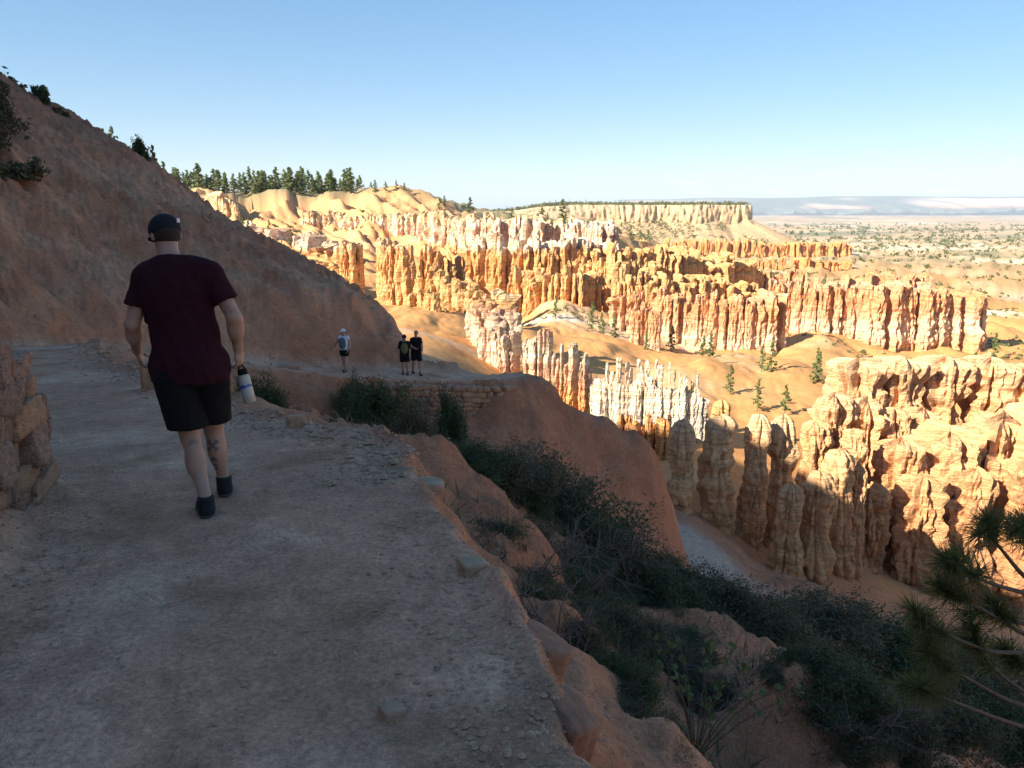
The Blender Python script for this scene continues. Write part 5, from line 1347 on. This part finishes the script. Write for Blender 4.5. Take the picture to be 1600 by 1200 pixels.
        def wr(p):
            x = (p-J['pelvis'])@bw[:, 0]; y = (p-J['pelvis'])@bw[:, 1]; z = p[:, 2]-J['pelvis'][2]
            fold = ridged(x*7+z*2.6+y*3, z*1.6, 2.0+y*3, 2)*(0.25+0.75*sstep(0.5, 0.0, z))
            return -0.011*fold - 0.006*fbm(x*14+z*4, z*6, y*9, 3)
        F.wrinkle(wr)
        F.cut(J['pelvis']+np.array([0, 0, clothes.get('hem', -0.06)]), (0.0, 0, -1))
        F.cut(J['neck']+np.array([0, 0, -0.005])-bw[:, 1]*0.0, (bw[0, 1]*0.25, bw[1, 1]*0.25, 1))
    garment('shirt', clothes['shirt'], shirt)
    def shorts(F):
        g = clothes.get('short_loose', 0.024)
        F.ell(J['pelvis']+tb[:, 2]*0.0, (hw*0.84+g*.6, 0.122+g*.6, 0.15), 0.04, tb)
        for s_ in 'LR':
            e = J['hip'+s_]+(J['kn'+s_]-J['hip'+s_])*clothes.get('short_len', 0.86)
            F.cap(J['hip'+s_], e+(e-J['hip'+s_])*0.12, 0.098+g*.8, 0.079+g, 0.012)
            n = np.array([0, 0, -1.0]); sl, (X, Y, Z) = F._box(e-0.2, e+0.2)
            F.f[sl] = np.maximum(F.f[sl], (e[2]-Z)*1.0)
        F.cut(J['pelvis']+np.array([0, 0, 0.13]), (0, 0, 1))
        F.wrinkle(lambda p: -0.006*ridged((p[:, 0]-J['pelvis'][0])*8, p[:, 2]*3, p[:, 1]*8, 2))
    garment('shorts', clothes.get('bottom', BLACK), shorts)
    for s_ in 'LR':
        a = J['an'+s_]; t = J['toe'+s_]; d = t-a; d[2] = 0; d /= np.linalg.norm(d); gzz = clothes['ground'+s_]
        heel = np.array([a[0], a[1], gzz])-d*0.045; tip = heel+d*0.265
        rt = np.array([d[1], -d[0], 0]); Rm = np.stack([rt, d, [0, 0, 1]], 1)
        def shoe(F, heel=heel, tip=tip, d=d, a=a, gzz=gzz, Rm=Rm):
            F.ell(heel+d*0.05+np.array([0, 0, .045]), (0.041, 0.060, 0.055), 0.02, Rm); F.ell(heel+d*0.175+np.array([0, 0, .035]), (0.049, 0.095, 0.045), 0.04, Rm)
            F.cap(heel+d*0.045+np.array([0, 0, .05]), np.array([a[0], a[1], gzz+0.125]), 0.046, 0.050, 0.03)
            F.cut((0, 0, gzz+0.022), (0, 0, -1)); F.cut((0, 0, gzz+0.135), (0, 0, 1))
        so = garment('shoe', clothes.get('shoe', SHOE), shoe)
        def sole(F, heel=heel, d=d, gzz=gzz, Rm=Rm):
            F.ell(heel+d*0.055+np.array([0, 0, .012]), (0.046, 0.066, 0.05), 0.02, Rm); F.ell(heel+d*0.175+np.array([0, 0, .012]), (0.054, 0.102, 0.05), 0.05, Rm)
            F.cut((0, 0, gzz+0.026), (0, 0, 1)); F.cut((0, 0, gzz+0.002), (0, 0, -1))
        garment('sole', clothes.get('sole', SOLE), sole, so)
    if clothes.get('hair', True):
        def hair(F):
            F.ell(J['head']+hax[:, 2]*0.022-hax[:, 1]*0.006, (0.083, 0.100, 0.098), 0.01, hax)
            F.cut(J['head']-hax[:, 2]*0.040+hax[:, 1]*0.0, -hax[:, 2]*0.95+hax[:, 1]*0.3)
            F.cut(J['head']+hax[:, 1]*0.045, hax[:, 1])
        garment('hair', HAIR, hair)
    hat = clothes.get('hat')
    if hat:
        def cap_(F):
            F.ell(J['head']+hax[:, 2]*0.038, (0.091, 0.110, 0.092), 0.01, hax)
            F.cut(J['head']+hax[:, 2]*0.010, -hax[:, 2]+hax[:, 1]*0.10)
        co = garment('cap', hat, cap_)
        def brim(F):
            F.ell(J['head']+hax[:, 2]*0.030+hax[:, 1]*0.125-hax[:, 2]*0.004, (0.072, 0.075, 0.009), 0.004, hax)
        garment('brim', hat, brim, co)
        if clothes.get('cap_tag'):
            c = J['head']+hax[:, 2]*0.055-hax[:, 1]*0.098+hax[:, 0]*0.048
            nrm = -hax[:, 1]*0.88+hax[:, 0]*0.5; nrm /= np.linalg.norm(nrm); u = np.cross(nrm, [0, 0, 1]); u /= np.linalg.norm(u)
            c = c + nrm*0.012
            V = np.array([c+u*a_*0.012+np.array([0, 0, 1])*b_*0.012 + nrm*k_*0.002 for k_ in (0, 1) for a_, b_ in ((-1, -1), (1, -1), (1, 1), (-1, 1))])
            link('cap_badge', mesh('cap_badge', V, np.array([(0, 1, 2, 3), (4, 5, 6, 7), (0, 1, 5, 4), (1, 2, 6, 5), (2, 3, 7, 6), (3, 0, 4, 7)]), False), LABEL, co)
    if clothes.get('glasses'):
        def gl(F):
            for s_ in (-1, 1): F.ell(J['head']+hax[:, 1]*0.093+hax[:, 0]*0.032*s_+hax[:, 2]*0.008, (0.027, 0.012, 0.019), 0.006, hax)
        garment('sunglasses', BLACK, gl)
    if clothes.get('pack') is not None:
        sgn = clothes.get('pack_side', -1)
        def pk(F):
            F.ell(J['chest']+bw[:, 1]*0.16*sgn-np.array([0, 0, 0.06]), (0.145, 0.085, 0.23), 0.03, bw)
            F.ell(J['chest']+bw[:, 1]*0.20*sgn-np.array([0, 0, 0.14]), (0.115, 0.06, 0.11), 0.03, bw)
            for s_ in ('L', 'R'):
                q = J['sh'+s_]*0.6+J['neck']*0.4
                F.cap(q+np.array([0, 0, .035]), J['chest']+bw[:, 1]*0.145+bw[:, 0]*(0.11 if s_ == 'R' else -.11)-np.array([0, 0, .05]), 0.02, 0.02, 0.01); F.cap(q+np.array([0, 0, .035]), J['chest']+bw[:, 1]*0.13*sgn+np.array([0, 0, .08]), 0.02, 0.02, 0.01)
        garment('backpack', clothes['pack'], pk)
    return root
# --- the man walking ahead
def main_man():
    gL = gz(*P(325, 800, 4.60)[:2]); gR = gz(*P(351, 775, 4.98)[:2])
    loc = P(325, 800, 4.6); loc[2] = min(gL, gR)-0.005
    W = lambda px, py, d: P(px, py, d)-loc
    J = dict(head=W(259, 368, 4.86), neck=W(266, 399, 4.79), chest=W(279, 462, 4.77), pelvis=W(297, 572, 4.77), shL=W(226, 434, 4.78), shR=W(331, 429, 4.78),
             elL=W(207, 508, 4.74), wrL=W(214, 548, 4.90), elR=W(366, 497, 4.76), wrR=W(372, 546, 4.84), hipL=W(273, 588, 4.74), hipR=W(324, 588, 4.82),
             knL=W(298, 684, 4.76), knR=W(334, 672, 4.98), anL=W(321, 772, 4.58), anR=W(350, 750, 4.98), toeL=W(318, 790, 4.74), toeR=W(352, 768, 5.14))
    J['anL'][2] = gL-loc[2]+0.10; J['anR'][2] = gR-loc[2]+0.10; J['toeL'][2] = gL-loc[2]+0.04; J['toeR'][2] = gR-loc[2]+0.04
    fw = np.array([-0.12, 1, 0.0]); look = np.array([-0.62, 0.75, -0.36])
    hr = (J['wrR'], (0.02, 0.10, -1), (-0.9, 0.3, -0.05), (0.3, 1, 0), 0.85, 1.0, 0.5)
    hl = (J['wrL'], (0.10, 0.40, -0.9), (0.85, 0.2, 0.1), (0.1, 0.9, 0.45), 0.75, 1.0, 0.5)
    def ink(V, C):
        k = J['knR']; a = J['anR']
        segs = []
        c = k*0.70+a*0.30
        def S(x0, z0, x1, z1, w_=0.0055): segs.append((c[0]+x0, c[2]+z0, c[0]+x1, c[2]+z1, w_))
        S(-.026, .045, .024, .0); S(.026, .045, -.024, .0); S(-.030, .040, -.018, .052); S(.030, .040, .018, .052); S(-.028, .004, -.020, -.008); S(.028, .004, .020, -.008)
        S(-.012, -.075, .012, -.075, .007); S(0, -.06, -.012, -.08, .006); S(0, -.06, .012, -.08, .006); S(-.006, -.115, .008, -.115, .006); S(-.005, -.145, .006, -.142, .005)
        kl, al_ = J['knL'], J['anL']; tR = np.clip((V[:, 2]-k[2])/(a[2]-k[2]), 0, 1)[:, None]; tL = np.clip((V[:, 2]-kl[2])/(al_[2]-kl[2]), 0, 1)[:, None]
        dR = np.linalg.norm(V-(k+(a-k)*tR), axis=1); dL = np.linalg.norm(V-(kl+(al_-kl)*tL), axis=1)
        back = (V[:, 1] < (k+(a-k)*tR)[:, 1]+0.01) & (dR < 0.1) & (dR < dL) & (V[:, 2] < k[2])
        m = np.zeros(len(V))
        for (x0, z0, x1, z1, w_) in segs:
            ab = np.array([x1-x0, z1-z0]); t = np.clip(((V[:, 0]-x0)*ab[0]+(V[:, 2]-z0)*ab[1])/(ab@ab+1e-9), 0, 1)
            d = np.hypot(V[:, 0]-x0-t*ab[0], V[:, 2]-z0-t*ab[1]); m = np.maximum(m, sstep(w_+0.004, w_, d))
        e = J['elR']*0.75+J['shR']*0.25          # faded mark above the elbow
        d = np.hypot(V[:, 0]-e[0]-0.01, V[:, 2]-e[2]+0.01); m2 = sstep(0.035, 0.02, d)*(V[:, 1] < e[1])*0.35*(noise(V[:, 0]*60, V[:, 2]*60, 1) > -0.1)
        m = np.maximum(m*back*0.8, m2)
        return C*(1-m[:, None])+np.array([0.05, 0.055, 0.075])*m[:, None]
    cl = dict(half=0.218, loose=0.020, sleeve=0.60, hem=-0.09, shirt=SHIRT, bottom=BLACK, short_len=0.80, short_loose=0.034, groundL=gL-loc[2], groundR=gR-loc[2], hat=CAPM, cap_tag=True)
    build_person(loc, J, 'man in black cap, maroon shirt and black shorts walking away', None, 0.0065, look, fw, (hr, hl), cl, ink=ink)
    # the bottle in his right hand
    top = W(377, 574, 4.86)+loc; bot = W(391, 629, 4.84)+loc
    ax = (top-bot); L = np.linalg.norm(ax); ax /= L
    o = empty('water_bottle', bot, 'pale insulated bottle with blue band held by the man', 'bottle')
    o.rotation_euler = Vector(ax).to_track_quat('Z', 'Y').to_euler()
    r = 0.037; hb = L-0.045
    V, F = lathe([(0.0, 0), (r*0.9, 0), (r, 0.006), (r, hb*0.86), (r*0.9, hb*0.95), (r*0.72, hb), (0, hb)], 28)
    m, nt, b = nodemat('bottle_print'); N, Lk = nt.nodes, nt.links
    tc = N.new('ShaderNodeTexCoord'); sp = N.new('ShaderNodeSeparateXYZ'); Lk.new(tc.outputs['Object'], sp.inputs[0])
    nz = N.new('ShaderNodeTexNoise'); nz.inputs['Scale'].default_value = 26; nz.inputs['Detail'].default_value = 3; Lk.new(tc.outputs['Object'], nz.inputs['Vector'])
    ad = N.new('ShaderNodeMath'); ad.operation = 'MULTIPLY_ADD'; ad.inputs[1].default_value = 0.03; Lk.new(nz.outputs['Fac'], ad.inputs[0]); Lk.new(sp.outputs[2], ad.inputs[2])
    mr = N.new('ShaderNodeMapRange'); mr.inputs[1].default_value = 0.0; mr.inputs[2].default_value = hb; Lk.new(ad.outputs[0], mr.inputs[0])
    cr = N.new('ShaderNodeValToRGB'); cr.color_ramp.interpolation = 'CONSTANT'; Lk.new(mr.outputs[0], cr.inputs[0])
    els = cr.color_ramp.elements; els[0].position = 0; els[0].color = (0.36, 0.33, 0.27, 1); els[1].position = 0.30; els[1].color = (0.40, 0.40, 0.37, 1)
    for p_, c_ in ((0.62, (0.05, 0.09, 0.30, 1)), (0.72, (0.40, 0.38, 0.32, 1)), (0.86, (0.45, 0.40, 0.30, 1))): e = els.new(p_); e.color = c_
    Lk.new(cr.outputs[0], b.inputs['Base Color']); setin(b, 'Roughness', 0.4)
    link('bottle_body', mesh('bottle_body', V, F, True), m, o)
    V, F = lathe([(0, hb-.002), (r*0.80, hb-.002), (r*0.80, hb+0.03), (r*0.6, hb+0.036), (0, hb+0.036)], 24)
    lid = link('lid', mesh('lid', V, F, True), BLACK, o)
    th = np.linspace(0, np.pi, 10); V, F = tube(np.stack([0.024*np.cos(th), np.zeros(10), hb+0.032+0.030*np.sin(th)], 1), 0.005, 6); link('carry_loop', mesh('carry_loop', V, F, True), BLACK, lid)
main_man()
# --- the three hikers on the far stretch
def hiker(px, py, d, H, fw, look, label, clothes, stride=0.22, armL=None, armR=None, sw=1.0):
    p = P(px, py, d); z = gz(p[0], p[1]); loc = np.array([p[0], p[1], z]); k = H/1.75
    A = axes(fw); r, f = A[:, 0], A[:, 1]; u = np.array([0, 0, 1.0])
    q = lambda a, b_, c: (r*a+f*b_+u*c)*k
    J = dict(head=q(0, .05, 1.63), neck=q(0, .0, 1.48), chest=q(0, 0, 1.24), pelvis=q(0, 0, 0.95), shL=q(-.165, 0, 1.385), shR=q(.165, 0, 1.385), elL=q(-.235, -.03, 1.13), elR=q(.235, -.03, 1.13), wrL=q(-.22, .12, .92), wrR=q(.24, .10, .90),
             hipL=q(-.09, 0, .90), hipR=q(.09, 0, .90), knL=q(-.10, stride*.7, .49), knR=q(.10, -stride*.3, .48), anL=q(-.10, stride, .10), anR=q(.10, -stride, .10), toeL=q(-.11, stride+.14, .04), toeR=q(.11, -stride+.14, .04))
    if armL: J['elL'], J['wrL'] = q(*armL[0]), q(*armL[1])
    if armR: J['elR'], J['wrR'] = q(*armR[0]), q(*armR[1])
    for s_ in 'LR':
        a = J['an'+s_]; g = gz(loc[0]+a[0], loc[1]+a[1])-z; a[2] = g+0.10; J['toe'+s_][2] = g+0.04; clothes['ground'+s_] = g
    hs = []
    for s_, sg in (('L', -1), ('R', 1)):
        dr = J['wr'+s_]-J['el'+s_]; hs.append((J['wr'+s_], dr, -r*sg, f, 0.5, 1.0, 0.5))
    return build_person(loc, J, label, 'hikers on the far stretch of trail', 0.015, look, fw, hs, clothes)
hiker(540, 588, 30.6, 1.70, (-0.25, -1, 0), (-0.45, -0.9, -0.1), 'hiker in white shirt and white cap coming along the trail',
      dict(half=0.18, sleeve=0.05, hem=-0.04, shirt=WHITECL, bottom=BLACK, short_len=0.55, hat=WHITECL, glasses=True, pack=GREYPACK, pack_side=1), 0.20, armR=((.33, .02, 1.17), (.46, .12, .99)))
hiker(633, 578, 31.6, 1.62, (0.1, -1, 0), (0.15, -1, -0.1), 'shorter dark clothed hiker with an olive pack, left of the pair',
      dict(half=0.18, sleeve=0.9, hem=-0.05, shirt=BLACK, bottom=BLACK, short_len=0.8, hat=CAPM, pack=OLIVE, pack_side=1), 0.06)
hiker(651, 578, 31.8, 1.80, (0.35, -1, 0), (-0.2, -1, -0.1), 'taller hiker in black shirt and shorts, right of the pair',
      dict(half=0.20, sleeve=0.7, hem=-0.06, shirt=BLACK, bottom=BLACK, short_len=0.85, hair=True), 0.22, armL=None, armR=((.26, .04, 1.15), (.12, .22, 1.08)))
print('people', round(time.time()-T0, 1))

# ------------------------------------------------------------------ air
def haze():
    m = bpy.data.materials.new('haze'); m.use_nodes = True; nt = m.node_tree
    for n in list(nt.nodes):
        if n.type != 'OUTPUT_MATERIAL': nt.nodes.remove(n)
    pv = nt.nodes.new('ShaderNodeVolumePrincipled'); pv.inputs['Density'].default_value = HAZE_D; pv.inputs['Color'].default_value = (0.72, 0.84, 1.0, 1)
    nt.links.new(pv.outputs[0], nt.nodes['Material Output'].inputs['Volume'])
    lo = np.array([-60000, -60000, -200.0]); hi = np.array([60000, 60000, 640.0])
    V = np.array([[(lo, hi)[i][0], (lo, hi)[j][1], (lo, hi)[k][2]] for i in (0, 1) for j in (0, 1) for k in (0, 1)])
    F = np.array([(0, 1, 3, 2), (4, 6, 7, 5), (0, 4, 5, 1), (2, 3, 7, 6), (0, 2, 6, 4), (1, 5, 7, 3)])
    o = link('haze', mesh('haze', V, F, False), m); tag(o, 'thin blue haze over the far valley', 'haze', kind='stuff')
HAZE_D = 4.2e-5
haze()

tri = 0
_seen = set()
for o in bpy.data.objects:
    if o.type == 'MESH' and o.data.name not in _seen:
        _seen.add(o.data.name); tri += len(o.data.loops)-2*len(o.data.polygons)
print('triangles', tri, round(time.time()-T0, 1))
